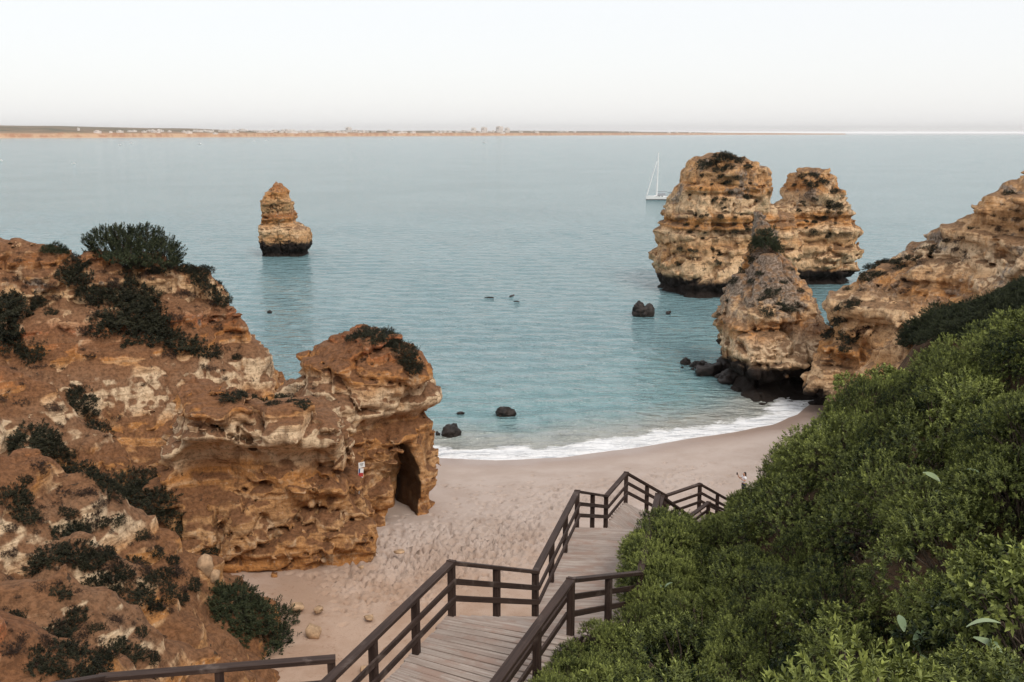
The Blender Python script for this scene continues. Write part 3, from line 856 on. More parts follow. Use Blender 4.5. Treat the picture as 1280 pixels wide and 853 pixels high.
def build_right():
    # pyramid rock
    a0 = at(890, 450, 101); a1 = at(1030, 450, 101)
    Py = Inflated((a0.x, a0.y), (a1.x, a1.y), [(886, 500), (888, 446), (894, 424), (891, 402), (892, 388), (910, 360), (928, 328), (942, 298), (951, 268), (960, 284), (976, 320), (993, 352), (1010, 384), (1024, 408),
                 (1036, 430), (1044, 500)], 2.6, 2.2, 2.2, lean=0.8, ztop=15)
    def fcp(X, Y, Z):
        d = Py(X, Y, Z)
        return d + 1.2 * np.exp(-((Z - 0.9) / 1.0) ** 2)
    P1, Q1 = voxel_rock(fcp, rock_detail(29, 0.30, 0.55, 0.45, 0.8, (0.12, 0.0)), (17, 84, -1.4), (40, 112, 17), 0.17, 2.2)
    link("rock", mesh_np("rock", P1, Q1, M_pyr), label="pointed pyramid rock with a bush on its tip beside the headland", cat="rock")
    # headland
    b0 = at(1010, 450, 99); b1 = at(1400, 450, 76)
    Hd = Inflated((b0.x, b0.y), (b1.x, b1.y), [(1066, 520), (1070, 470), (1076, 440), (1084, 424), (1090, 404), (1094, 372), (1100, 352), (1114, 340), (1110, 322), (1150, 312), (1180, 294), (1212, 277),
                 (1245, 254), (1280, 222), (1330, 190), (1420, 170), (1600, 170), (1600, 560)], 6.0, 4.5, 2.4, lean=0.34, ztop=20)
    bt = [at(1070, 500, 84), at(1110, 440, 80), at(1150, 400, 76), at(1210, 350, 73), at(1280, 310, 70), at(1380, 270, 66)]
    lo, hi = (21.0, 54.0, -1.4), (70.0, 110.0, 25.0)
    gs = 0.4
    gx = np.arange(lo[0] - 2, hi[0] + 3, gs); gy = np.arange(lo[1] - 2, hi[1] + 3, gs)
    GX, GY = np.meshgrid(gx, gy, indexing='ij')
    H = ridge_field([(bt, 1.3)], GX, GY).astype(np.float32)
    def fc(X, Y, Z):
        a = np.clip((X - gx[0]) / gs, 0, len(gx) - 1.01); b = np.clip((Y - gy[0]) / gs, 0, len(gy) - 1.01)
        hf = (Z - H[a.astype(np.int32), b.astype(np.int32)]) / 1.7
        d = smin(Hd(X, Y, Z), hf, 1.0)
        return d + 0.9 * np.exp(-((Z - 0.7) / 0.9) ** 2)
    P2, Q2 = voxel_rock(fc, rock_detail(37, 0.6, 0.9, 0.5, 0.7, (0.10, -0.02)), lo, hi, 0.21, 2.4)
    link("headland", mesh_np("headland", P2, Q2, M_right), kind="structure")
    return (P1, Q1), (P2, Q2)
PYR, HEAD = build_right()

# ------------------------------------------------------------------ ray helpers onto what has been built
def make_bvh(P, Q):
    return BVHTree.FromPolygons(P.tolist(), Q.tolist(), epsilon=0.0)
BV_L = make_bvh(LP, LQ); BV_T = make_bvh(TP, TQ); BV_P = make_bvh(*PYR); BV_H = make_bvh(*HEAD); BV_G = make_bvh(HP, HQ)
CAMP = Vector((0, 0, CAM_Z))
def hit(px, py, trees):
    d = ray(px, py).normalized(); best = None
    for t in trees:
        r = t.ray_cast(CAMP, d)
        if r[0] is not None and (best is None or r[3] < best[2]): best = (r[0], r[1], r[3])
    return best

# ------------------------------------------------------------------ wooden stairs
def slab_mesh(L, w, h, jit=0.0, bev=0.006):
    """a sawn board with eased edges, length along x"""
    bm = bmesh.new()
    prof = []
    a, b = w / 2, h / 2; e = min(bev, a * 0.4, b * 0.4)
    prof = [(-a + e, -b), (a - e, -b), (a, -b + e), (a, b - e), (a - e, b), (-a + e, b), (-a, b - e), (-a, -b + e)]
    r0 = [bm.verts.new((-L / 2 + random.uniform(-jit, jit), y, z)) for y, z in prof]
    r1 = [bm.verts.new((L / 2 + random.uniform(-jit, jit), y, z)) for y, z in prof]
    n = len(prof)
    for i in range(n):
        bm.faces.new((r0[i], r0[(i + 1) % n], r1[(i + 1) % n], r1[i]))
    bm.faces.new(r0[::-1]); bm.faces.new(r1)
    bmesh.ops.recalc_face_normals(bm, faces=bm.faces)
    me = bpy.data.meshes.new("board"); bm.to_mesh(me); bm.free()
    return me
def piece(name, p, q, w, h, mat, parent, jit=0.0, side=None):
    """board from p to q (centre line); w is the horizontal width, h the height"""
    p = Vector(p); q = Vector(q); x = (q - p); L = x.length; x = x.normalized()
    s = Vector((0, 0, 1)).cross(x) if side is None else Vector(side)
    if s.length < 1e-3: s = Vector((0, 1, 0))
    s = (s - x * s.dot(x)).normalized(); z = x.cross(s)
    me = slab_mesh(L, w, h, jit); me.name = name; me.materials.append(mat)
    o = bpy.data.objects.new(name, me); COL.objects.link(o)
    o.parent = parent
    M = Matrix((x, s, z)).transposed().to_4x4(); M.translation = (p + q) / 2
    o.matrix_world = M
    return o
STAIR = empty("staircase", (0, 0, 0), "weathered wooden staircase with dark railings going down to the beach", "staircase")
RH = 1.0
def rail_run(pts, posts_spacing=1.6, inner=None, heights=(0.34, 0.66), skip_first=False, toprail=True, drop=1.4):
    """posts, a flat handrail and two lower rails along deck-level points"""
    for k, (a, b) in enumerate(zip(pts[:-1], pts[1:])):
        a = Vector(a); b = Vector(b); L = (b - a).length; d = (b - a).normalized()
        n = max(1, round(L / posts_spacing))
        for i in range(n + 1):
            if i == 0 and (k > 0 or skip_first): continue
            c = a + (b - a) * (i / n)
            piece("post", c + Vector((0, 0, RH - 0.03)), c - Vector((0, 0, drop)), 0.115, 0.115, M_rail, STAIR, side=(d.y, -d.x, 0))
        up = Vector((0, 0, RH))
        if toprail: piece("handrail", a + up - d * 0.06, b + up + d * 0.06, 0.15, 0.07, M_rail, STAIR)
        sd_ = Vector((d.y, -d.x, 0)).normalized() * (0.075 if inner is None else 0.075 * inner)
        for h in heights:
            piece("lower_rail", a + Vector((0, 0, h)) + sd_, b + Vector((0, 0, h)) + sd_, 0.045, 0.105, M_rail, STAIR)
def planks(la, lb, ra, rb, pitch=0.195, over=0.06, th=0.045):
    """deck boards between a left edge la-lb and a right edge ra-rb"""
    la, lb, ra, rb = map(Vector, (la, lb, ra, rb))
    n = max(2, int(round(((lb - la).length + (rb - ra).length) / 2 / pitch)))
    for i in range(n):
        t = (i + 0.5) / n
        p = la.lerp(lb, t); q = ra.lerp(rb, t)
        pt = (lb - la).lerp(rb - ra, 0.5).length / n
        dz = Vector((0, 0, -th / 2 + random.uniform(-0.004, 0.004)))
        e = (q - p).normalized()
        piece("plank", p - e * (over + random.uniform(-0.025, 0.03)) + dz, q + e * (over + random.uniform(-0.02, 0.02)) + dz, pt - 0.030, th, M_plank, STAIR)
    for a, b in ((la, lb), (ra, rb), (la.lerp(ra, 0.5), lb.lerp(rb, 0.5))):
        dn = Vector((0, 0, -th - 0.10))
        piece("stringer", a + dn, b + dn, 0.07, 0.19, M_rail, STAIR)
def steps(la, lb, ra, rb, n, th=0.045):
    la, lb, ra, rb = map(Vector, (la, lb, ra, rb))
    for i in range(n):
        t0 = i / n; t1 = (i + 1) / n
        zt = la.z + (lb.z - la.z) * (i + 1) / n - th / 2
        run = ((lb - la).to_2d().length + (rb - ra).to_2d().length) / 2 / n
        for s in (0.25, 0.75):
            t = t0 + (t1 - t0) * s
            p = la.lerp(lb, t); q = ra.lerp(rb, t); p.z = zt; q.z = zt
            e = (q - p).normalized()
            piece("tread", p - e * 0.05, q + e * 0.05, run / 2 - 0.008, th, M_plank, STAIR)
    for a, b in ((la, lb), (ra, rb)):
        dn = Vector((0, 0, -0.22))
        piece("stringer", a + dn, b + dn, 0.07, 0.26, M_rail, STAIR)
z1, z2a, z2b, z3, z4 = 24 - 8.43, 24 - 9.85, 24 - 10.3, 24 - 11.8, 24 - 13.8
L1 = onz(565, 769, z1); R1 = onz(713, 793, z1)
v1 = (L1 - onz(487, 853, z1)).normalized()
L0 = L1 - v1 * 4.3; R0 = R1 - v1 * 5.2
L2 = onz(669, 771, z2a); R2 = L2 + Vector((2.15, -0.05, 0))
L2b = onz(721, 659, z2b); R2b = L2b + Vector((2.1, -0.25, 0))
L3 = onz(757, 659, z3); R3 = Vector((4.0, 26.4, z3))
L3b = onz(782, 628, z3); R3b = Vector((4.55, 28.6, z3))
L4 = Vector((5.55, 34.0, z4)); R4 = Vector((6.05, 32.0, z4))
planks(L0, L1, R0, R1, 0.19)
steps(L1, L2, R1, R2, 8)
planks(L2, L2b, R2, R2b, 0.195)
steps(L2b, L3, R2b, R3, 8)
planks(L3, L3b, R3, R3b, 0.20)
steps(L3b, L4, R3b, R4, 9)
L4b = Vector((7.0, 35.2, z4)); R4b = Vector((6.95, 33.3, z4))
planks(L4, L4b, R4, R4b, 0.2)
L5 = Vector((9.0, 38.2, z4 - 1.9)); R5 = Vector((9.2, 36.2, z4 - 1.9))
steps(L4b, L5, R4b, R5, 10)
rail_run([L0, L1, L2], 1.7, inner=1)
rail_run([L2, L2b, L3], 1.75, inner=1)
rail_run([L3, L3b, L4], 1.7, inner=1)
rail_run([L4, L4b, L5], 1.7, inner=1)
rail_run([R0, R1, R2], 1.75, inner=-1)
rail_run([R2, R2b], 1.9, inner=-1)
rail_run([R2b, R3], 1.9, inner=-1)
rail_run([R3, R3b, R4], 1.7, inner=-1)
rail_run([R4, R4b, R5], 1.7, inner=-1)
# upper landing to the side, coming from the previous flight
zl = z1
U0 = onz(414, 824, zl + RH) - Vector((0, 0, RH)); U1 = onz(128, 847, zl + RH) - Vector((0, 0, RH)); U2 = U1 + Vector((-0.6, -2.0, 0.9))
rail_run([U0, U1, U2], 1.55, inner=-1, drop=2.4)
W0 = L0 + Vector((-0.02, 0.25, 0))
planks(Vector((U1.x, U1.y, zl)), Vector((L0.x, U0.y - 0.1, zl)), Vector((U1.x, U1.y - 2.1, zl)), Vector((L0.x + 0.2, U0.y - 2.3, zl)), 0.19)
# legs under the decks
for a in (L1, R1, L2, R2, L2b, R2b, L3, L3b, L4, L4b):
    g = float(hill_h(np.array([a.x]), np.array([a.y]))[0])
    if a.z - g > 0.9:
        piece("support_post", a - Vector((0.12, 0.12, 0.25)), Vector((a.x - 0.12, a.y - 0.12, g - 0.3)), 0.13, 0.13, M_rail, STAIR, side=(1, 0, 0))

# ------------------------------------------------------------------ leafy things
def leaf_arrays(base, direc, nor, ln, wd, fold=0.25):
    """folded kite leaves; all args are arrays"""
    side = np.cross(direc, nor); side /= np.linalg.norm(side, axis=1, keepdims=True) + 1e-9
    mid = base + direc * (ln * 0.45)[:, None]
    tip = base + direc * ln[:, None] - nor * (ln * 0.12)[:, None]
    lf = mid + side * (wd * 0.5)[:, None] + nor * (wd * fold)[:, None]
    rt = mid - side * (wd * 0.5)[:, None] + nor * (wd * fold)[:, None]
    P = np.stack([base, rt, tip, lf], 1).reshape(-1, 3)
    Q = np.arange(len(base) * 4).reshape(-1, 4)
    return P, Q
def unit(v): return v / (np.linalg.norm(v, axis=-1, keepdims=True) + 1e-9)
def shrub_meshes(seed, R, Hh, nspr, nleaf, ln, wd, mat, sprig=0.14, lump=0.3, name="foliage", upbias=0.6, fill=0.35, full=False, clumps=0):
    """a shrub: sprigs of leaves standing out of a lumpy crown, with twigs below"""
    rng = np.random.default_rng(seed)
    n = nspr
    d = unit(rng.normal(size=(n, 3)))
    if not full: d[:, 2] = np.abs(d[:, 2]) * 1.0 - 0.12
    d = unit(d)
    s3 = rng.uniform(0, 50)
    lm = 1 + lump * fbm(d[:, 0] * 2.2 + s3, d[:, 1] * 2.2, d[:, 2] * 2.2, seed, 3)
    rr = np.where(rng.random(n) < fill, rng.uniform(0.45, 0.95, n), rng.uniform(0.92, 1.06, n)) * lm
    c = d * rr[:, None] * np.array([R, R, Hh])
    if clumps:
        kd = []
        tries = 0
        while len(kd) < clumps and tries < 4000:
            tries += 1
            q = unit(rng.normal(size=3)); q[2] = abs(q[2]) - 0.05; q = unit(q)
            if all(np.dot(q, o) < 1 - 0.9 / clumps * 1.15 for o in kd): kd.append(q)
        kd = np.array(kd); rk = rng.uniform(0.26, 0.46, len(kd)); kr = rng.uniform(0.60, 1.0, len(kd)) * (1 - 0.5 * rk)
        pick_ = rng.choice(len(kd), n, p=rk ** 2 / (rk ** 2).sum())
        d2 = unit(unit(rng.normal(size=(n, 3))) + 0.75 * kd[pick_] + np.array([0, 0, 0.35]))
        c = (kd[pick_] * kr[pick_][:, None] + d2 * (rk[pick_] * np.where(rng.random(n) < fill, rng.uniform(0.5, 0.9, n), rng.uniform(0.9, 1.05, n)))[:, None]) * np.array([R, R, Hh])
        d = d2
    ax = unit(unit(d * np.array([1 / R, 1 / R, 1 / Hh])) + np.array([0, 0, upbias]) + rng.normal(0, 0.35, (n, 3)))
    B = []; D = []; Nn = []; Lh = []; W = []; T = []
    spl = sprig * rng.uniform(0.6, 1.4, n)
    tone0 = (rng.uniform(-0.1, 0.4, len(kd))[pick_] + rng.uniform(0, 0.2, n) if clumps else rng.uniform(0.15, 0.55, n)) + 0.25 * fbm(d[:, 0] * 3, d[:, 1] * 3, d[:, 2] * 3, seed + 9, 2)
    a0 = unit(np.cross(ax, rng.normal(size=(n, 3))))
    b0 = np.cross(ax, a0)
    for k in range(nleaf):
        t = (k + 0.5) / nleaf
        ang = k * 2.4 + rng.uniform(-0.4, 0.4, n)
        out = a0 * np.cos(ang)[:, None] + b0 * np.sin(ang)[:, None]
        open_ = 1.15 - 0.65 * t
        dr = unit(ax * (0.45 + 0.7 * t) + out * open_ + rng.normal(0, 0.12, (n, 3)))
        B.append(c + ax * (spl * t)[:, None]); D.append(dr)
        Nn.append(unit(ax - dr * (ax * dr).sum(1, keepdims=True) + 1e-3))
        Lh.append(ln * rng.uniform(0.65, 1.25, n) * (1.05 - 0.35 * t)); W.append(wd * rng.uniform(0.7, 1.25, n))
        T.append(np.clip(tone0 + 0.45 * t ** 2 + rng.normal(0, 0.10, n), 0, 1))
    B = np.concatenate(B); D = np.concatenate(D); Nn = np.concatenate(Nn); Lh = np.concatenate(Lh); W = np.concatenate(W); T = np.concatenate(T)
    P, Q = leaf_arrays(B, D, Nn, Lh, W)
    me = mesh_np(name, P, Q, mat, smooth=False)
    add_attr(me, "tone", np.repeat(T, 4))
    # twigs
    V = []; Fq = []
    m = max(8, min(60, nspr // 8))
    pick = rng.choice(n, m, replace=False)
    for i in pick:
        p0 = np.array([rng.normal(0, 0.10 * R), rng.normal(0, 0.10 * R), -0.25 * Hh]); p1 = c[i]
        pm = (p0 + p1) / 2 + rng.normal(0, 0.08 * R, 3)
        r0, r1 = 0.022 * R, 0.006 * R
        pts = [(p0, r0), (pm, (r0 + r1) / 2), (p1, r1)]
        b = len(V)
        for q, r in pts:
            for k in range(3):
                a = k * 2.094
                V.append(q + np.array([math.cos(a) * r, math.sin(a) * r, 0.3 * math.sin(a) * r]))
        for s in range(2):
            for k in range(3):
                Fq.append((b + s * 3 + k, b + s * 3 + (k + 1) % 3, b + s * 3 + 3 + (k + 1) % 3, b + s * 3 + 3 + k))
    st = mesh_np("twigs", np.array(V), np.array(Fq), M_stem)
    return me, st

def shrub_thing(name, meshes, loc, sc, label, cat, group, rz=None, tilt=None):
    o = empty(name, loc, label, cat, group)
    e = Matrix.Rotation(random.uniform(0, 6.28) if rz is None else rz, 4, 'Z')
    if tilt is not None:
        q = Vector((0, 0, 1)).rotation_difference(Vector(tilt).normalized())
        e = q.to_matrix().to_4x4() @ e
    o.rotation_euler = e.to_euler()
    o.scale = sc if hasattr(sc, '__len__') else (sc, sc, sc)
    link("foliage", meshes[0], o)
    link("twigs", meshes[1], o)
    return o

# thicket beside the stairs
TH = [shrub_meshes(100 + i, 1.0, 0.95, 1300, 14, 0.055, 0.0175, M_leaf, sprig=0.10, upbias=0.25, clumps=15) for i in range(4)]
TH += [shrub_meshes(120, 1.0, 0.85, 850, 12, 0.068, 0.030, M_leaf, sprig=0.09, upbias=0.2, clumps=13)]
HEDGE_POLY = [(700, 880), (765, 790), (815, 725), (850, 690), (895, 662), (935, 640), (962, 590), (990, 545), (1045, 525), (1085, 505), (1115, 468), (1185, 450), (1285, 420), (1560, 330), (1560, 1900), (620, 1900)]
HEDGE_ARR = HEDGE_POLY
def project(p):
    q = Vector(p) - CAMP
    c = q.y * CT - q.z * ST; v = q.z * CT + q.y * ST
    return 640 + FPX * q.x / c, 426.5 - FPX * v / c, c
cand = []
rng = np.random.default_rng(5)
pool = np.stack([rng.uniform(0.2, 24, 14000), rng.uniform(2.5, 33, 14000)], 1)
pz = hill_h(pool[:, 0], pool[:, 1])
def deck_near(x, y):
    path = [R0, R1, R2, R2b, R3, R3b, R4, R4b]
    best = 9
    for a, b in zip(path[:-1], path[1:]):
        ab = (b - a).to_2d(); t = max(0, min(1, (Vector((x, y)) - a.to_2d()).dot(ab) / ab.length_squared))
        q = a.to_2d() + ab * t; dd = Vector((x, y)) - q
        sgn = ab.x * dd.y - ab.y * dd.x
        best = min(best, dd.length * (1 if sgn < 0 else -1)) if dd.length < abs(best) else best
    return best
taken = []
SIL = [(655, 853), (690, 815), (725, 790), (745, 760), (775, 720), (800, 690), (822, 662), (870, 650), (900, 644), (930, 638), (950, 604), (985, 530), (1040, 496), (1085, 486), (1098, 455), (1130, 440), (1180, 421), (1280, 392), (1560, 300), (1560, 1900), (560, 1900), (600, 900)]
for (x, y), z in zip(pool, pz):
    c = 2.0
    if y > 0.5:
        px, py, c = project((x, y, z + 0.55))
        if c < 3.6: continue
        if not poly_sdf(HEDGE_ARR, np.array([px]), np.array([py]))[0] < 0: continue
    if deck_near(x, y) < (0.85 if y < 18 else 0.45): continue
    s = float(0.65 + 1.0 * rng.random() ** 1.3); zs = float(rng.uniform(0.9, 1.3)); dz = float(rng.uniform(-0.15, 0.55))
    nd = deck_near(x, y)
    if y < 18.5 and nd < 2: s = min(s, nd * 0.8)
    fit = c < 2.5
    while not fit and s > 0.4:
        q1 = project((x, y, z + dz + 1.02 * s * zs)); q2 = project((x - 0.95 * s, y, z + dz + 0.35 * s))
        fit = (poly_sdf(SIL, np.array([q1[0], q2[0]]), np.array([q1[1], q2[1]])) < 1).all()
        if not fit: s *= 0.88
    if not fit: continue
    if any((x - a) ** 2 + (y - b) ** 2 < (0.61 * (s + t)) ** 2 for a, b, t, _, _ in taken): continue
    taken.append((x, y, s, zs, dz))
    if len(taken) >= 285: break
for k, (x, y, s, zs, dz) in enumerate(taken):
    z = float(hill_h(np.array([x]), np.array([y]))[0])
    v = 4 if random.random() < 0.16 else random.randrange(4)
    nd = deck_near(x, y)
    if v == 4: lab, gr_ = "green shrub with wider leaves growing amid the thicket of narrow-leaved shrubs", "wider-leaved shrubs of the thicket"
    elif nd < 2.0: lab, gr_ = "green narrow-leaved shrub growing right against the railing of the stairs", "thicket shrubs against the railing"
    elif y > 21: lab, gr_ = "green narrow-leaved shrub on the far crest of the thicket above the beach", "thicket shrubs on the crest above the beach"
    else: lab, gr_ = "dense green shrub with narrow leaves in the thicket on the stair slope", "shrubs of the thicket on the stair slope"
    shrub_thing("thicket_shrub", TH[v], (x, y, z + dz), (s, s, s * zs), lab, "shrub", gr_, tilt=(random.uniform(-0.25, 0.1), random.uniform(-0.25, 0.1), 1))
for t in (0.0, 0.12, 0.24, 0.36, 0.48, 0.60):
    q = R2.lerp(R2b, t); s = random.uniform(0.85, 1.05)
    shrub_thing("thicket_shrub", TH[random.randrange(4)], (q.x + 0.42, q.y - 0.1, q.z + 0.30), (s, s, s * 1.15), "green shrub spilling over the deck boards of the lower walkway", "shrub", "shrubs spilling over the walkway")
for a, b_, t, s, up in ((R1, R2, 0.15, 0.5, -0.5), (R1, R2, 0.45, 0.6, -0.3), (R1, R2, 0.8, 0.7, -0.1), (R0, R1, 0.98, 0.5, -0.25), (R0, R1, 0.8, 0.55, -0.2), (R0, R1, 0.62, 0.6, 0.0), (R0, R1, 0.42, 0.6, 0.1)):
    q = a.lerp(b_, t)
    shrub_thing("thicket_shrub", TH[random.randrange(4)], (q.x + 0.42 + 0.3 * s, q.y - 0.1, q.z + up), (s, s, s * 1.2), "small green shrub pushing up beside the railing of the upper deck", "shrub", "small shrubs beside the upper deck railing")

for px, py, s in ((1262, 598, 0.8), (1275, 640, 0.8), (1240, 625, 0.7), (1290, 570, 0.9), (1255, 570, 0.7)):
    d_ = ray(px, py); t = 3.0
    while t < 40 and (CAMP + d_ * t).z > float(HILL(np.array([(CAMP + d_ * t).x]), np.array([(CAMP + d_ * t).y]))[0]) + 0.25: t += 0.1
    q = CAMP + d_ * t
    shrub_thing("thicket_shrub", TH[random.randrange(4)], (q.x, q.y, q.z), (s, s, s * 1.15), "dense green shrub with narrow leaves in the thicket on the stair slope", "shrub", "shrubs of the thicket on the stair slope")
# broad pale leaves climbing through the thicket
def broad_leaf_mesh(ln, wd):
    bm = bmesh.new(); cols = []
    for i in range(7):
        t = i / 6
        w = wd * 0.5 * math.sin(math.pi * min(1, t * 0.94 + 0.03)) ** 0.75
        zc = 0.10 * ln * math.sin(math.pi * t) - 0.12 * ln * t * t
        cols.append([bm.verts.new((t * ln, -w, zc + 0.22 * w)), bm.verts.new((t * ln, 0, zc)), bm.verts.new((t * ln, w, zc + 0.22 * w))])
    for a, b in zip(cols[:-1], cols[1:]):
        for k in (0, 1): bm.faces.new((a[k], b[k], b[k + 1], a[k + 1]))
    me = bpy.data.meshes.new("leaf"); bm.to_mesh(me); bm.free()
    me.materials.append(M_leaf_broad)
    for p in me.polygons: p.use_smooth = True
    add_attr(me, "tone", np.full(len(me.vertices), random.uniform(0.35, 0.95)))
    return me
BL = [broad_leaf_mesh(0.20, 0.075), broad_leaf_mesh(0.26, 0.085), broad_leaf_mesh(0.17, 0.07)]
def march(px, py, up):
    d = ray(px, py); t = 3.0
    while t < 45:
        q = CAMP + d * t
        if q.z < float(HILL(np.array([q.x]), np.array([q.y]))[0]) + up: return q
        t += 0.12
    return q
for k, (px, py, n, lab) in enumerate(((1170, 612, 5, "climber with a pair of long yellow-green leaves high in the thicket"), (1217, 598, 6, "climber with broad bluish leaves in a dark gap of the thicket"),
                       (1146, 800, 4, "climber with a pale upright leaf among the thicket shrubs"), (832, 742, 9, "climber with glossy broad leaves in the thicket near the railing"), (1255, 800, 5, "climber with broad leaves in the thicket corner below the viewpoint"))):
    b = march(px, py, 1.30)
    root = empty("climbing_plant", b - Vector((0, 0, 0.5)), lab, "plant")
    stm = piece("stem", b - Vector((0, 0, 0.5)), b + Vector((0.02, 0, 0.05)), 0.012, 0.012, M_stem, root, side=(1, 0, 0))
    stm.matrix_parent_inverse = root.matrix_world.inverted()
    for i in range(n):
        lf = link("leaf", BL[random.randrange(3)], root)
        lf.location = (random.uniform(-0.14, 0.14), random.uniform(-0.10, 0.02), 0.5 + random.uniform(-0.18, 0.16))
        a = random.uniform(0, 6.28)
        lf.rotation_euler = (random.uniform(-0.6, 0.6), random.uniform(-0.7, 0.3), a)
bpy.context.view_layer.update()

# shrubs on the cliffs
CS = [shrub_meshes(200 + i, 1.0, 0.75, 300, 11, 0.16, 0.055, M_leaf_dark, sprig=0.24, lump=0.45, fill=0.45) for i in range(3)]
GS = [shrub_meshes(220 + i, 1.0, 0.75, 420, 12, 0.13, 0.045, M_leaf_green, sprig=0.22, lump=0.42, fill=0.4) for i in range(2)]
DS = [shrub_meshes(240 + i, 1.0, 0.8, 260, 10, 0.15, 0.03, M_leaf_dry, sprig=0.26, lump=0.45, fill=0.5) for i in range(2)]
BIG = shrub_meshes(260, 1.0, 0.55, 1300, 12, 0.07, 0.026, M_leaf_green, sprig=0.12, lump=0.28, fill=0.25)
def place(lst, trees, kinds, name, label, group, sink=0.25, fz=0.8, cat="shrub"):
    for it in lst:
        px, py, r = it[:3]
        h = hit(px, py, trees)
        if h is None: continue
        R = r * h[2] / FPX
        nrm = (h[1] + Vector((0, 0, 1.2))).normalized()
        s = R * random.uniform(0.95, 1.3)
        shrub_thing(name, kinds[random.randrange(len(kinds))], h[0] - nrm * (R * sink), (s, s, s * fz * random.uniform(0.8, 1.2)), label, cat, group, tilt=nrm)
ALL = [BV_L, BV_G]
place([(170, 365, 22), (150, 392, 24), (183, 388, 22), (172, 408, 22), (203, 415, 20), (224, 427, 16), (245, 434, 13), (263, 438, 9), (142, 366, 15), (160, 347, 11), (130, 405, 12), (190, 400, 20)],
      ALL, CS, "cliff_shrub", "blackish shrub in the long wedge of scrub on the arch cliff", "wedge of scrub on the arch cliff")
place([(5, 380, 22), (10, 402, 22), (0, 418, 20), (40, 440, 11), (28, 432, 9), (98, 345, 17), (112, 362, 13), (84, 340, 12), (120, 375, 9), (100, 330, 9), (66, 390, 7), (50, 378, 7)],
      ALL, CS, "cliff_shrub", "dark shrub on the upper face of the arch cliff", "shrubs on the upper face of the arch cliff")
place([(268, 362, 12), (279, 374, 10), (246, 345, 11), (232, 337, 9), (256, 338, 9), (240, 330, 8), (296, 446, 5), (150, 330, 9), (170, 332, 8), (190, 336, 8), (205, 335, 7), (220, 328, 6)],
      ALL, CS, "cliff_shrub", "dark shrub near the seaward end of the cliff top", "shrubs near the seaward end of the cliff top")
place([(60, 311, 6), (72, 311, 7), (90, 311, 8), (104, 313, 7), (236, 322, 7), (212, 321, 7), (80, 314, 5), (3, 297, 5)], ALL, GS, "cliff_shrub", "small green tuft on the skyline of the arch cliff", "tufts on the skyline of the arch cliff", fz=1.0)
if True:
    R = 48 * 68 / FPX
    shrub_thing("cliff_shrub", BIG, at(166, 322, 65.3), (R, R * 0.7, R * 1.15), "large domed dark green bush on top of the arch cliff", "shrub", None, rz=0.2, tilt=(0.12, 0, 1))
place([(104, 500, 13), (113, 514, 10), (121, 536, 11), (96, 490, 9), (40, 548, 17), (58, 552, 15), (74, 562, 13), (18, 553, 12), (92, 578, 14), (118, 598, 14), (136, 610, 14), (152, 606, 14), (175, 612, 17), (192, 626, 19), (184, 600, 13), (206, 642, 13),
       (224, 656, 11), (262, 688, 9), (160, 622, 14), (108, 590, 12)],
      ALL, CS, "cliff_shrub", "dark shrub in the gully between the cliff wall and the earthy spur", "shrubs in the gully behind the earthy spur")
place([(20, 622, 15), (32, 642, 13), (80, 664, 17), (95, 690, 17), (64, 692, 15), (112, 702, 14), (130, 690, 12), (48, 706, 12), (150, 716, 12), (165, 702, 12), (186, 722, 12), (170, 740, 14), (190, 756, 12), (206, 716, 10), (100, 656, 9), (126, 652, 8), (146, 648, 7),
       (176, 668, 8), (210, 736, 10), (226, 746, 10), (240, 730, 9), (85, 640, 7), (196, 690, 7), (30, 600, 7), (120, 725, 10), (140, 735, 9), (215, 700, 7)],
      ALL, CS, "cliff_shrub", "dark scrub bush on the earthy spur above the beach", "scrub on the earthy spur")
place([(75, 740, 11), (70, 788, 17), (82, 814, 18), (58, 830, 15), (112, 832, 16), (96, 768, 10), (146, 802, 12), (162, 816, 13), (130, 820, 12), (44, 812, 9), (176, 790, 8), (92, 845, 13), (20, 770, 7), (120, 785, 8), (190, 822, 9)],
      ALL, CS, "cliff_shrub", "dark scrub bush on the slope behind the handrail of the upper landing", "scrub behind the upper landing")
place([(284, 758, 24), (318, 768, 27), (350, 786, 25), (335, 802, 24), (300, 748, 18), (366, 800, 16), (296, 785, 20), (272, 742, 14)],
      ALL, GS, "slope_shrub", "thick dark green bush at the foot of the earthy spur beside the sand", "bushes at the foot of the spur", fz=0.9)
place([(470, 420, 13), (486, 424, 13), (500, 434, 11), (512, 446, 11), (521, 456, 8), (450, 419, 9), (440, 422, 7), (480, 418, 9), (462, 416, 9), (517, 462, 7)],
      ALL, CS, "cliff_shrub", "dark shrub growing on the crown of the arch rock", "shrubs on the crown of the arch rock", fz=0.7)
place([(290, 494, 10), (301, 492, 8), (352, 497, 8), (366, 501, 8), (342, 505, 7), (377, 506, 8), (330, 500, 6), (315, 495, 6)],
      ALL, CS, "cliff_shrub", "brownish tuft on the saddle between cliff and arch rock", "tufts on the saddle of the arch rock", fz=0.6)
rng = np.random.default_rng(33)
BR = [shrub_meshes(250 + i, 1.0, 0.6, 200, 9, 0.17, 0.04, M_leaf_brown, sprig=0.26, lump=0.5, fill=0.5) for i in range(2)]
def inside(poly, n, rlo, rhi):
    xs = [q[0] for q in poly]; ys = [q[1] for q in poly]; out = []
    while len(out) < n:
        a, b_ = rng.uniform(min(xs), max(xs)), rng.uniform(min(ys), max(ys))
        if poly_sdf(poly, np.array([a]), np.array([b_]))[0] < 0: out.append((a, b_, rlo + (rhi - rlo) * rng.random() ** 2))
    return out
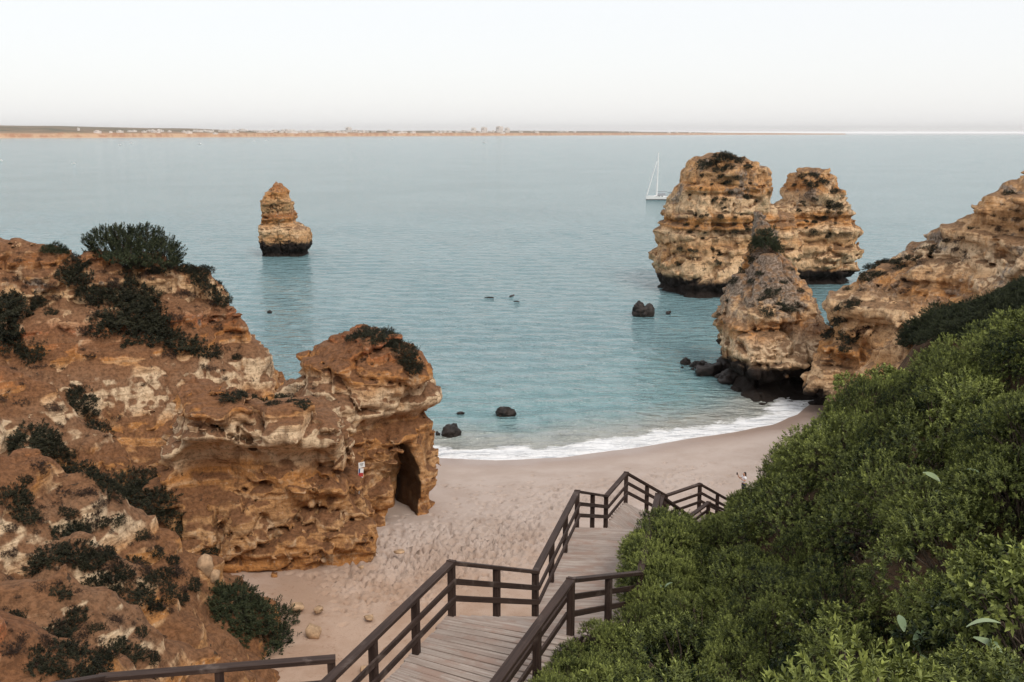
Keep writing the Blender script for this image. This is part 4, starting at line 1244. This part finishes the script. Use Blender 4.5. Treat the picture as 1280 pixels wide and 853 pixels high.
place(inside([(0, 575), (60, 575), (140, 610), (240, 690), (262, 740), (250, 780), (170, 760), (60, 705), (0, 690)], 70, 3, 10), ALL, BR, "low_scrub", "low purplish brown scrub on the earthy spur above the beach", "low brown scrub on the earthy spur", fz=0.6)
place(inside([(0, 715), (60, 718), (150, 770), (240, 812), (230, 850), (0, 850)], 40, 3, 10), ALL, BR, "low_scrub", "low purplish brown scrub on the slope behind the upper handrail", "low brown scrub behind the upper handrail", fz=0.6)
place(inside([(0, 310), (100, 320), (240, 330), (290, 400), (320, 450), (280, 480), (200, 440), (90, 420), (0, 350)], 75, 2.5, 8), ALL, BR, "low_scrub", "low dark brown scrub on the high face of the arch cliff", "low brown scrub on the arch cliff", fz=0.6)
place(inside([(0, 440), (100, 430), (200, 470), (150, 600), (60, 540), (0, 530)], 26, 2.5, 7), ALL, BR, "low_scrub", "low brown scrub on the earth wall above the gully", "low brown scrub above the gully", fz=0.6)
place(inside([(330, 490), (380, 480), (430, 440), (500, 440), (520, 470), (420, 500), (340, 508)], 22, 2, 6), ALL, BR, "low_scrub", "low brown scrub on the shoulder of the arch rock", "low brown scrub on the arch rock", fz=0.5)
place(inside([(1040, 400), (1070, 345), (1150, 320), (1260, 240), (1279, 240), (1279, 290), (1150, 350), (1090, 400), (1060, 450)], 55, 2, 6), [BV_H], BR, "low_scrub", "low brown scrub on the weathered slope of the headland", "low brown scrub on the headland", fz=0.5)
place([(905, 197, 10), (893, 203, 8), (920, 202, 8), (880, 205, 6), (900, 212, 8), (912, 208, 8), (935, 208, 5), (1005, 219, 6), (1018, 219, 6), (1030, 226, 5), (1042, 238, 5), (1015, 230, 6), (1050, 255, 4)],
      [BV_T], CS, "stack_shrub", "dark scrub on a rounded top of the twin-peaked sea stack", "scrub on the tops of the twin-peaked stack", fz=0.7)
rng = np.random.default_rng(9)
pts = []
for _ in range(75):
    q = rng.random()
    if q < 0.7: px, py, r = rng.normal(893, 28), rng.uniform(212, 330), rng.uniform(1.6, 4.2)
    else: px, py, r = rng.normal(1025, 18), rng.uniform(225, 300), rng.uniform(1.5, 3.6)
    pts.append((px, py, r))
place(pts, [BV_T], CS, "stack_shrub", "small dark tuft clinging to the face of the twin-peaked sea stack", "tufts on the face of the twin-peaked stack", fz=0.7, sink=0.1)
place([(956, 299, 13), (950, 303, 9), (964, 304, 10), (970, 312, 6)], [BV_P], GS, "rock_shrub", "dark bush capping the tip of the pyramid rock", "bushes on the tip of the pyramid rock", fz=1.0, sink=0.05)
place([(944, 322, 8), (930, 338, 7), (918, 350, 6), (965, 362, 10), (972, 378, 10), (958, 372, 8), (985, 382, 8), (940, 350, 6), (988, 335, 5), (1000, 362, 4), (910, 375, 6), (950, 340, 5), (978, 352, 5), (960, 390, 7)],
      [BV_P], CS, "rock_shrub", "dark scrub on the side of the pyramid rock", "scrub on the sides of the pyramid rock", fz=0.5)
place([(1092, 334, 8), (1106, 328, 8), (1122, 326, 8), (1138, 322, 7), (1152, 320, 8), (1168, 312, 7), (1085, 345, 7), (1100, 342, 7), (1062, 360, 6), (1184, 300, 5), (1214, 284, 4), (1262, 240, 5), (1066, 380, 8), (1050, 400, 9), (1040, 415, 9), (1130, 332, 7), (1060, 420, 8), (1056, 436, 7), (1048, 384, 6)],
      [BV_H, BV_P], CS, "headland_shrub", "brown-black scrub along the crest of the headland", "scrub on the headland crest", fz=0.6)
pts = []
rng = np.random.default_rng(19)
for _ in range(4000):
    if len(pts) >= 95: break
    px = rng.uniform(1138, 1340); t = (px - 1142) / (1285 - 1142)
    top = 400 - 52 * min(t, 1.3) - 5 * math.sin(px * 0.06); bot = 420 - 20 * min(t, 1.3)
    py = rng.uniform(top + 8, bot + 4)
    if all((px - a) ** 2 + ((py - b) * 1.3) ** 2 > 64 for a, b, _ in pts): pts.append((px, py, rng.uniform(12, 17)))
place(pts, [BV_H, BV_G], GS, "slope_shrub", "dark green bush on the brown slope in front of the headland", "bushes on the brown slope before the headland", fz=0.8, sink=0.2)
place([(402, 772, 8), (420, 776, 12), (408, 790, 8), (470, 820, 10), (455, 842, 12), (490, 806, 8), (478, 838, 10), (600, 770, 9), (640, 768, 10), (655, 772, 9), (628, 775, 8), (612, 774, 8), (530, 790, 6)],
      ALL, DS, "dry_shrub", "dry brown tussock on the sandy bank beside the stairs", "dry tussocks on the sandy bank")

# ------------------------------------------------------------------ loose rocks
def boulder_mesh(seed, mat, sx, sy, sz, lump=0.35, sub=3):
    bm = bmesh.new(); bmesh.ops.create_icosphere(bm, subdivisions=sub, radius=1)
    P = np.array([v.co[:] for v in bm.verts])
    f = 1 + lump * fbm(P[:, 0] * 1.6 + seed, P[:, 1] * 1.1, P[:, 2] * 1.1, seed, 3) - 0.22 * np.abs(fbm(P[:, 0] * 3 + seed, P[:, 1] * 3, P[:, 2] * 3, seed + 4, 2))
    for v, k in zip(bm.verts, f): v.co = Vector((v.co.x * k * sx, v.co.y * k * sy, v.co.z * k * sz))
    me = bpy.data.meshes.new("boulder"); bm.to_mesh(me); bm.free(); me.materials.append(mat)
    for p in me.polygons: p.use_smooth = True
    return me
def sea_rock(px, py, wpx, hpx, label, group=None, seed=1, sub=4, kw=0.9):
    p = onz(px, py, 0.0); c = project(p)[2]; w = wpx * c / FPX / 2; h = hpx * c / FPX
    o = link("sea_rock", boulder_mesh(seed, M_darkrock, w, w * kw, h * 0.72, sub=sub), None, label, "rock", group)
    o.location = (p.x, p.y + w * 0.5, h * 0.18); o.rotation_euler = (0, 0, seed * 1.3)
    return o
sea_rock(565, 546, 27, 15, "dark rounded rock awash beside the foam off the arch rock", seed=2)
sea_rock(631, 522, 27, 13, "dark rounded rock standing alone in the shallows", seed=3)
sea_rock(575, 518, 11, 3, "low dark rock barely breaking the water near two round rocks", seed=4)
humped = sea_rock(804, 396, 28, 17, "dark humped rock with a knob in the bay before the twin-peaked stack", seed=5)
bpy.context.view_layer.update()
kn = link("knob", boulder_mesh(8, M_darkrock, 0.75, 0.7, 1.0, sub=3), humped)
kn.matrix_world = Matrix.Translation(humped.location + Vector((-0.55, 0, 0.75)))
sea_rock(836, 393, 20, 4, "flat dark ledge just out of the water beside the humped rock", seed=6, kw=0.4)
for i, (a, b, w, h) in enumerate(((858, 456, 12, 8), (853, 461, 4, 3), (866, 463, 5, 3), (875, 462, 22, 12), (890, 470, 40, 18), (915, 478, 40, 16), (940, 480, 40, 14), (905, 468, 30, 20))):
    sea_rock(a, b, w, h, "wet black rock at the foot of the pyramid rock", "black rocks at the foot of the pyramid rock", seed=20 + i)
sea_rock(337, 391, 6, 3, "tiny dark rock in the water beyond the arch cliff", seed=11)
for i, (a, b, w) in enumerate(((612, 373, 12), (640, 371, 16), (646, 378, 10))):
    sea_rock(a, b, w, 1.6, "submerged reef patch just awash in the middle of the bay", "reef patches awash in the bay", seed=12 + i, kw=0.35)
sea_rock(547, 545, 6, 6, "small dark rock touching the seaward side of the arch rock", seed=17)
def beach_rock(px, py, w, h, label, group, mat, seed):
    hh = hit(px, py, ALL)
    p = onz(px, py, 2.0)
    if hh and hh[0].y < p.y - 0.3: p = hh[0]
    c = project(p)[2]; a = w * c / FPX / 2
    o = link("boulder", boulder_mesh(seed, mat, a, a * 0.8, h * c / FPX * 0.6, sub=2), None, label, "rock", group)
    o.location = p; o.rotation_euler = (0, 0, seed)
for i, (a, b, w, h) in enumerate(((392, 790, 24, 14), (372, 758, 22, 9), (398, 762, 18, 6), (404, 700, 10, 5), (500, 690, 16, 4), (452, 709, 8, 3), (462, 772, 16, 4), (455, 838, 14, 8), (482, 812, 10, 5))):
    beach_rock(a, b, w, h, "pale ochre boulder lying on the sand beside the stairs", "loose boulders on the sand", M_paleboulder, 40 + i)
for i, (a, b, w, h) in enumerate(((258, 705, 22, 30), (268, 722, 20, 22))):
    beach_rock(a, b, w, h, "cream coloured block at the foot of the earthy spur", "cream blocks at the foot of the spur", M_paleboulder, 60 + i)

# ------------------------------------------------------------------ warning sign on the rock
def flat_board(w, h, t):
    bm = bmesh.new(); bmesh.ops.create_cube(bm, size=1)
    for v in bm.verts: v.co = Vector((v.co.x * w, v.co.y * t, v.co.z * h))
    me = bpy.data.meshes.new("board"); bm.to_mesh(me); bm.free(); return me
M_white = simple_mat("white_paint", (0.78, 0.78, 0.76), 0.5, 0.06, 3)
M_red = simple_mat("red_paint", (0.42, 0.05, 0.04), 0.5, 0.15, 6)
M_blue = simple_mat("blue_paint", (0.03, 0.07, 0.22), 0.5, 0.15, 6)
M_black = simple_mat("black_paint", (0.02, 0.02, 0.022), 0.5, 0.2, 6)
M_grey = simple_mat("grey_cover", (0.30, 0.31, 0.33), 0.7, 0.15, 4)
M_metal = simple_mat("grey_metal", (0.5, 0.5, 0.5), 0.4, 0.1, 4, 0.5, 0.6)
h = hit(446, 588, ALL)
if h:
    base = h[0] + Vector((0.25, -0.35, -0.2))
    sg = empty("warning_sign", base, "small white, red and blue warning sign standing against the arch rock", "sign")
    sg.rotation_euler = (0, 0.10, 0.5)
    pm = flat_board(0.05, 1.5, 0.05); pm.materials.append(M_metal); o = link("pole", pm, sg); o.location = (0, 0.05, -0.3)
    w = flat_board(0.36, 0.30, 0.02); w.materials.append(M_white); o = link("panel", w, sg); o.location = (0.02, 0, 0.62); o.rotation_euler = (0, -0.15, 0)
    for k in range(3):
        t_ = flat_board(0.22 - 0.05 * k, 0.022, 0.004); t_.materials.append(M_black); q = link("text_line", t_, o); q.location = (0, -0.014, 0.07 - 0.06 * k)
    w = flat_board(0.30, 0.52, 0.02); w.materials.append(M_white); o = link("panel", w, sg); o.location = (0.0, 0, 0.16)
    w = flat_board(0.28, 0.22, 0.004); w.materials.append(M_red); q = link("red_band", w, o); q.location = (0, -0.014, -0.10)
    w = flat_board(0.08, 0.26, 0.004); w.materials.append(M_blue); q = link("blue_band", w, o); q.location = (-0.09, -0.014, 0.12)

# ------------------------------------------------------------------ person on the sand
def skin_mesh(name, verts, edges, radii, mat, parent, lvl=2):
    me = bpy.data.meshes.new(name); me.from_pydata([tuple(v) for v in verts], edges, []); me.update()
    o = bpy.data.objects.new(name, me); COL.objects.link(o); o.parent = parent
    me.materials.append(mat)
    md = o.modifiers.new("skin", 'SKIN'); md.use_smooth_shade = True
    for i, r in enumerate(radii):
        sv = me.skin_vertices[0].data[i]; sv.radius = r if hasattr(r, '__len__') else (r, r); sv.use_root = (i == 0)
    o.modifiers.new("subdiv", 'SUBSURF').levels = lvl; o.modifiers[-1].render_levels = lvl
    return o
M_skin = simple_mat("skin", (0.45, 0.25, 0.17), 0.6, 0.08, 4)
M_hair = simple_mat("dark_hair", (0.018, 0.012, 0.010), 0.5, 0.3, 30)
M_shirt = simple_mat("white_shirt", (0.75, 0.75, 0.78), 0.85, 0.06, 6)
M_trouser = simple_mat("dark_trousers", (0.02, 0.022, 0.035), 0.85, 0.2, 6)
g = onz(929, 622, 1.75)
pr = empty("person", (g.x, g.y, 1.72), "person in a white top and dark trousers holding something up on the beach", "person")
pr.rotation_euler = (0, 0, math.radians(-70))
V = [(0, 0, 0.90), (0, 0, 1.08), (0, 0, 1.28), (0, 0.0, 1.40), (0, -0.01, 1.47), (0, -0.02, 1.56), (0, -0.02, 1.64),
     (-0.18, 0, 1.36), (-0.27, -0.12, 1.20), (-0.25, -0.28, 1.40), (-0.24, -0.30, 1.48),
     (0.18, 0, 1.36), (0.25, -0.10, 1.16), (0.13, -0.27, 1.30), (0.08, -0.31, 1.34),
     (-0.09, 0, 0.86), (-0.10, 0, 0.48), (-0.10, 0.03, 0.08), (-0.10, -0.12, 0.03),
     (0.09, 0, 0.86), (0.11, 0.02, 0.48), (0.11, 0.06, 0.08), (0.12, -0.09, 0.03)]
E = [(0, 1), (1, 2), (2, 3), (3, 4), (4, 5), (5, 6), (3, 7), (7, 8), (8, 9), (9, 10), (3, 11), (11, 12), (12, 13), (13, 14), (0, 15), (15, 16), (16, 17), (17, 18), (0, 19), (19, 20), (20, 21), (21, 22)]
Rr_ = [(0.15, 0.11), (0.12, 0.09), (0.15, 0.10), (0.09, 0.08), 0.05, (0.085, 0.10), (0.065, 0.08), 0.055, 0.042, 0.032, 0.03, 0.055, 0.042, 0.032, 0.03, 0.085, 0.058, 0.042, 0.04, 0.085, 0.058, 0.042, 0.04]
for hx, hy, hz, sx in ((-0.24, -0.30, 1.48, -1), (0.08, -0.31, 1.34, 1)):
    wi = 10 if sx < 0 else 14
    for f in range(4):
        b = len(V); V += [(hx + (f - 1.5) * 0.02, hy - 0.02, hz + 0.05), (hx + (f - 1.5) * 0.022, hy - 0.045, hz + 0.085 - 0.006 * abs(f - 1.5))]
        E += [(wi, b), (b, b + 1)]; Rr_ += [0.010, 0.008]
    b = len(V); V += [(hx + 0.045 * -sx, hy - 0.02, hz + 0.02), (hx + 0.06 * -sx, hy - 0.03, hz + 0.05)]; E += [(wi, b), (b, b + 1)]; Rr_ += [0.011, 0.009]
skin_mesh("body", V, E, Rr_, M_skin, pr)
skin_mesh("shirt", [(0, 0, 0.98), (0, 0, 1.10), (0, 0, 1.28), (0, 0, 1.39), (-0.19, 0, 1.355), (-0.24, -0.07, 1.27), (0.19, 0, 1.355), (0.23, -0.06, 1.25)], [(0, 1), (1, 2), (2, 3), (3, 4), (4, 5), (3, 6), (6, 7)],
          [(0.165, 0.12), (0.145, 0.11), (0.175, 0.12), (0.10, 0.09), 0.075, 0.06, 0.075, 0.06], M_shirt, pr)
skin_mesh("trousers", [(0, 0, 1.03), (0, 0, 0.90), (-0.09, 0, 0.84), (-0.10, 0, 0.48), (-0.10, 0.03, 0.12), (0.09, 0, 0.84), (0.11, 0.02, 0.48), (0.11, 0.06, 0.12)], [(0, 1), (1, 2), (2, 3), (3, 4), (1, 5), (5, 6), (6, 7)],
          [(0.15, 0.12), (0.17, 0.13), 0.105, 0.08, 0.075, 0.105, 0.08, 0.075], M_trouser, pr)
skin_mesh("hair", [(0, 0.02, 1.69), (0, 0.05, 1.60), (0, 0.08, 1.50), (0.02, 0.10, 1.36)], [(0, 1), (1, 2), (2, 3)], [(0.075, 0.08), (0.105, 0.09), (0.10, 0.06), (0.05, 0.03)], M_hair, pr)
ph = flat_board(0.075, 0.15, 0.01); ph.materials.append(M_black)
link("phone", ph, None, "small dark phone held up by the person on the beach", "phone").matrix_world = Matrix.Translation(Vector((g.x, g.y, 1.72)) + Matrix.Rotation(math.radians(-70), 3, 'Z') @ Vector((-0.235, -0.37, 1.56)))

# ------------------------------------------------------------------ boats
def loft(sections, mat, name, cap=True):
    bm = bmesh.new(); rings = [[bm.verts.new(p) for p in s] for s in sections]
    n = len(rings[0])
    for a, b in zip(rings[:-1], rings[1:]):
        for i in range(n): bm.faces.new((a[i], a[(i + 1) % n], b[(i + 1) % n], b[i]))
    if cap:
        bm.faces.new(rings[0][::-1]); bm.faces.new(rings[-1])
    bmesh.ops.remove_doubles(bm, verts=bm.verts, dist=1e-4)
    bmesh.ops.recalc_face_normals(bm, faces=bm.faces)
    me = bpy.data.meshes.new(name); bm.to_mesh(me); bm.free(); me.materials.append(mat)
    return me
def hull_sections(L, Bm, fb, dr):
    S = []
    for i in range(11):
        t = i / 10; x = -L / 2 + L * t                 # bow at -x
        b = Bm / 2 * (math.sin(math.pi * min(1, t * 0.62)) ** 0.8 if t > 0 else 0.01)
        b = max(b, 0.02)
        sheer = fb * (1.0 + 0.35 * (1 - t) ** 2)
        S.append([(x, -b, sheer), (x + 0.05, -b * 0.92, sheer * 0.3), (x + 0.15 * (1 - t), -b * 0.6, -dr), (x + 0.15 * (1 - t), b * 0.6, -dr), (x + 0.05, b * 0.92, sheer * 0.3), (x, b, sheer)])
    return S
def rod(name, p, q, r, mat, parent, n=6):
    p = Vector(p); q = Vector(q); d = (q - p).normalized(); a = d.orthogonal().normalized(); b = d.cross(a)
    rings = [[tuple(c + (a * math.cos(k * 2 * math.pi / n) + b * math.sin(k * 2 * math.pi / n)) * rr) for k in range(n)] for c, rr in ((p, r), (q, r * 0.75))]
    return link(name, loft(rings, mat, name), parent)
M_hull = simple_mat("white_hull", (0.80, 0.79, 0.77), 0.3, 0.03, 2, 0.5)
M_glass = simple_mat("dark_window", (0.02, 0.025, 0.03), 0.15, 0.2, 2, 0.5)
b = onz(824.5, 250, 0)
bt = empty("sailboat", (b.x, b.y, 0), "white sailing yacht at anchor with bare mast and furled jib", "sailboat")
bt.rotation_euler = (0, 0, math.radians(6))
K = 35 * project(b)[2] / FPX / 10.0
bt.scale = (K, K, K)
link("hull", loft(hull_sections(10, 3.3, 1.15, 0.35), M_hull, "hull"), bt)
bs = [[(x * 1.002, y * 1.01, z) for x, y, z in s] for s in hull_sections(10, 3.3, 0.16, 0.36)]
link("boot_stripe", loft(bs, M_black, "boot_stripe"), bt)
link("cabin", loft([[(x, -w, 1.05), (x, -w * 0.85, 1.05 + h_), (x, w * 0.85, 1.05 + h_), (x, w, 1.05)] for x, w, h_ in ((-2.8, 0.4, 0.05), (-1.8, 0.9, 0.45), (0.2, 1.1, 0.62), (1.6, 1.1, 0.66))], M_hull, "cabin"), bt)
for x in (-1.4, -0.4, 0.6):
    w = flat_board(0.6, 0.2, 0.03); w.materials.append(M_glass); o = link("window", w, bt); o.location = (x, -1.06 - 0.03 * (x > 0), 1.33)
link("sprayhood", loft([[(x, -1.15, 1.6), (x, -1.0, 1.6 + h_), (x, 1.0, 1.6 + h_), (x, 1.15, 1.6)] for x, h_ in ((-1.0, 0.05), (-0.3, 0.65), (1.7, 0.85), (2.1, 0.1))], M_grey, "sprayhood"), bt)
link("bimini", loft([[(x, -1.2, 2.55), (x, -1.1, 2.62), (x, 1.1, 2.62), (x, 1.2, 2.55)] for x in (3.0, 4.4)], M_black, "bimini"), bt)
for x in (3.05, 4.35):
    for y in (-1.15, 1.15): rod("bimini_leg", (x, y, 1.0), (x, y, 2.56), 0.035, M_metal, bt)
rod("mast", (-1.1, 0, 1.4), (-0.9, 0, 16.6), 0.26, M_hull, bt)
rod("boom", (-1.1, 0, 2.9), (2.6, 0, 3.0), 0.16, M_grey, bt)
rod("furled_jib", (-4.6, 0, 1.9), (-1.35, 0, 13.6), 0.16, M_hull, bt)
rod("backstay", (4.8, 0, 1.2), (-0.9, 0, 16.5), 0.018, M_metal, bt)
rod("pulpit", (-4.9, -0.3, 1.5), (-4.9, 0.3, 2.2), 0.04, M_metal, bt)
for px, py, w, lab in ((92, 205, 5, "small white motorboat crossing the bay beyond the arch cliff"), (1, 201, 5, "small white motorboat at the edge of the bay below the hazy hills"), (250, 181, 6, "white boat far out below the seaside town"),
                       (605, 179, 5, "tiny white boat far out in the open bay"), (150, 182, 5, "tiny white boat moored off the red cliffs"), (164, 180, 5, "second tiny white boat moored off the red cliffs"), (317, 177, 4, "distant white boat close under the town shore"), (333, 176, 4, "distant white boat next to another under the town shore"), (490, 174, 4, "distant white boat below the far low coast")):
    b = onz(px, py, 0)
    m = empty("motorboat", (b.x, b.y, 0), lab, "boat"); K = w * project(b)[2] / FPX / 6.0
    m.scale = (K, K, K); m.rotation_euler = (0, 0, random.uniform(-0.4, 0.4))
    link("hull", loft(hull_sections(6, 2.1, 0.8, 0.25), M_hull, "hull"), m)
    link("cabin", loft([[(x, -w_, 0.75), (x, -w_ * 0.8, 0.75 + h_), (x, w_ * 0.8, 0.75 + h_), (x, w_, 0.75)] for x, w_, h_ in ((-1.2, 0.4, 0.1), (-0.6, 0.7, 0.9), (1.0, 0.75, 1.0), (1.2, 0.7, 0.1))], M_hull, "cabin"), m)
    w2 = flat_board(1.2, 0.3, 0.04); w2.materials.append(M_glass); o = link("window", w2, m); o.location = (0.2, -0.72, 1.35)

# ------------------------------------------------------------------ far coast and town
def coast_D(px): return float(np.interp(px, [-400, 0, 150, 300, 450, 600, 800, 980, 1040], [3600, 4600, 5000, 5800, 7200, 8600, 11500, 15000, 16500]))
def build_coast():
    m, nt, b = new_mat("far_coast_land"); N = NT(nt)
    geo = N.n("ShaderNodeNewGeometry"); pos = geo.outputs["Position"]
    sep = N.n("ShaderNodeSeparateXYZ"); N.l(pos, sep.inputs[0])
    f = N.noise(pos, 0.004, 6, 0.7); f2 = N.noise(pos, 0.02, 4, 0.7)
    land = N.mix(N.ramp01(f, 0.4, 0.6), (0.10, 0.095, 0.06), (0.26, 0.18, 0.115))
    cl = N.mix(N.ramp01(f2, 0.4, 0.6), (0.40, 0.20, 0.11), (0.55, 0.36, 0.22))
    c = N.mix(N.ramp01(N.math('ADD', sep.outputs[2], N.math('MULTIPLY', f2, 20)), 42, 28), land, cl)
    c = N.mix(N.ramp01(sep.outputs[2], 4.0, 2.0), c, (0.55, 0.42, 0.30))
    N.l(c, b.inputs["Base Color"]); b.inputs["Roughness"].default_value = 1.0; b.inputs["Specular IOR Level"].default_value = 0.05
    pxs = np.linspace(-420, 1040, 500)
    rowsD = [0, 60, 70, 200, 500, 1000, 1700, 2600, 3600]
    V = np.zeros((len(pxs), len(rowsD), 3))
    for i, px in enumerate(pxs):
        D0 = coast_D(px); k = D0 / 5000
        taper = np.clip((1040 - px) / 260, 0, 1)
        for j, dD in enumerate(rowsD):
            D = D0 + dD * (0.5 + 0.5 * k); x = (px - 640) / FPX * D * 1.02
            n1 = float(vnoise(np.array([px * 0.02]), np.array([dD * 0.001]), np.array([0.0]), 71)[0]); n2 = float(vnoise(np.array([px * 0.06]), np.array([dD * 0.002 + 5]), np.array([0.0]), 72)[0])
            hl = np.interp(px, [-400, 0, 170, 330, 480, 700, 1000], [100, 84, 66, 50, 46, 55, 45])
            prof = np.interp(dD, [0, 60, 70, 500, 1700, 3600], [-1, 2.5, 22 + 9 * n2, 30 + 6 * n2, 0.75 * hl + 8 * n2, hl + 10 * n1])
            V[i, j] = (x, D, max(prof, -1) * (0.3 + 0.7 * taper) if dD else -1)
    nr, nc = V.shape[:2]
    ii = np.arange(nr - 1)[:, None] * nc + np.arange(nc - 1)[None, :]
    Q = np.stack([ii, ii + nc, ii + nc + 1, ii + 1], -1).reshape(-1, 4)
    link("coast", mesh_np("coast", V.reshape(-1, 3), Q, m, smooth=False), kind="structure")
    return pxs, V
CPX, CV = build_coast()
M_bld = simple_mat("white_render_wall", (0.70, 0.65, 0.60), 0.8, 0.15, 0.03)
def building_mesh(w, d, h, pent):
    bm = bmesh.new()
    def bx(x0, x1, y0, y1, z0_, z1_):
        r = bmesh.ops.create_cube(bm, size=1)
        for v in r['verts']: v.co = Vector((x0 + (v.co.x + .5) * (x1 - x0), y0 + (v.co.y + .5) * (y1 - y0), z0_ + (v.co.z + .5) * (z1_ - z0_)))
    bx(-w / 2, w / 2, 0, d, -8, h)
    bx(-w / 2 - .4, w / 2 + .4, -.4, d + .4, h + 0.01, h + .8)
    bx(-w * .5 * pent, w * .3 * pent, d * .2, d * .8, h + .81, h + 3.8)
    bx(-w * .3, w * .45, -3, -0.05, -8, h * .55)
    me = bpy.data.meshes.new("wall"); bm.to_mesh(me); bm.free(); me.materials.append(M_bld)
    return me
def window_rows(w, h):
    bm = bmesh.new()
    k = max(2, int(h / 3.5))
    for i in range(k):
        r = bmesh.ops.create_cube(bm, size=1)
        for v in r['verts']: v.co = Vector((v.co.x * w * 0.9, v.co.y * 0.2 - 0.11, 1.8 + i * 3.5 + v.co.z * 1.3))
    me = bpy.data.meshes.new("windows"); bm.to_mesh(me); bm.free(); me.materials.append(M_glass); return me
BM = [(building_mesh(22, 14, 8, .6), None), (building_mesh(34, 16, 11, .5), None), (building_mesh(16, 14, 14, .7), None), (building_mesh(26, 18, 24, .6), None), (building_mesh(50, 16, 9, .4), None)]
WR = [window_rows(10, 8), window_rows(14, 11), window_rows(9, 14), window_rows(14, 24), window_rows(20, 9)]
def put_building(px, dD, kind, sc, label, group):
    i = int(np.clip(np.searchsorted(CPX, px), 1, len(CPX) - 1)); row = CV[i]
    D0 = coast_D(px); D = D0 + dD; x = (px - 640) / FPX * D * 1.02
    z = float(np.interp(D, row[:, 1], row[:, 2]))
    o = empty("building", (x, D, z), label, "building", group)
    o.rotation_euler = (0, 0, random.uniform(-0.5, 0.5)); o.scale = (sc, sc, sc)
    link("wall", BM[kind][0], o)
    if sc * BM[kind][0].vertices[0].co.z > -1e9: link("window_bands", WR[kind], o).location = (BM[kind][0].vertices[0].co.x * 0.35, -0.3, 0)
rng = np.random.default_rng(77)
for _ in range(150):
    q = rng.random()
    if q < 0.62: px = rng.normal(370, 95)
    elif q < 0.82: px = rng.normal(610, 60)
    else: px = rng.uniform(100, 900)
    if px < 60 or px > 930: continue
    k = coast_D(px) / 5000
    put_building(px, rng.uniform(90, 900) * k, int(rng.choice([0, 0, 1, 1, 2, 4])), rng.uniform(0.7, 1.15) * (0.75 + 0.25 * k), "small white building of the town on the far low coast", "white buildings of the far town")
put_building(443, 700, 3, 1.5, "tallest white block standing out above the far town", None)
put_building(376, 150, 4, 1.6, "long white waterfront block at the shore of the far town", None)
for px, s in ((594, 1.7), (606, 1.9), (624, 2.2), (634, 1.8)):
    put_building(px, 600, 3, s, "white tower block in the cluster on the far low coast", "tower blocks on the far coast")

# ------------------------------------------------------------------ air
def build_haze():
    bm = bmesh.new(); r = bmesh.ops.create_cube(bm, size=1)
    for v in r['verts']: v.co = Vector((v.co.x * 160000, v.co.y * 125000 + 61000, -9 + (v.co.z + .5) * 160))
    me = bpy.data.meshes.new("haze"); bm.to_mesh(me); bm.free()
    m = bpy.data.materials.new("haze_air"); m.use_nodes = True; nt = m.node_tree
    for n in list(nt.nodes):
        if n.type != 'OUTPUT_MATERIAL': nt.nodes.remove(n)
    out = [n for n in nt.nodes if n.type == 'OUTPUT_MATERIAL'][0]
    pv = nt.nodes.new("ShaderNodeVolumePrincipled"); pv.inputs["Density"].default_value = HAZE
    pv.inputs["Color"].default_value = (0.995, 0.97, 0.955, 1); pv.inputs["Anisotropy"].default_value = 0.3
    nt.links.new(pv.outputs[0], out.inputs["Volume"])
    me.materials.append(m)
    link("haze", me, kind="stuff")
HAZE = 0.000035
build_haze()
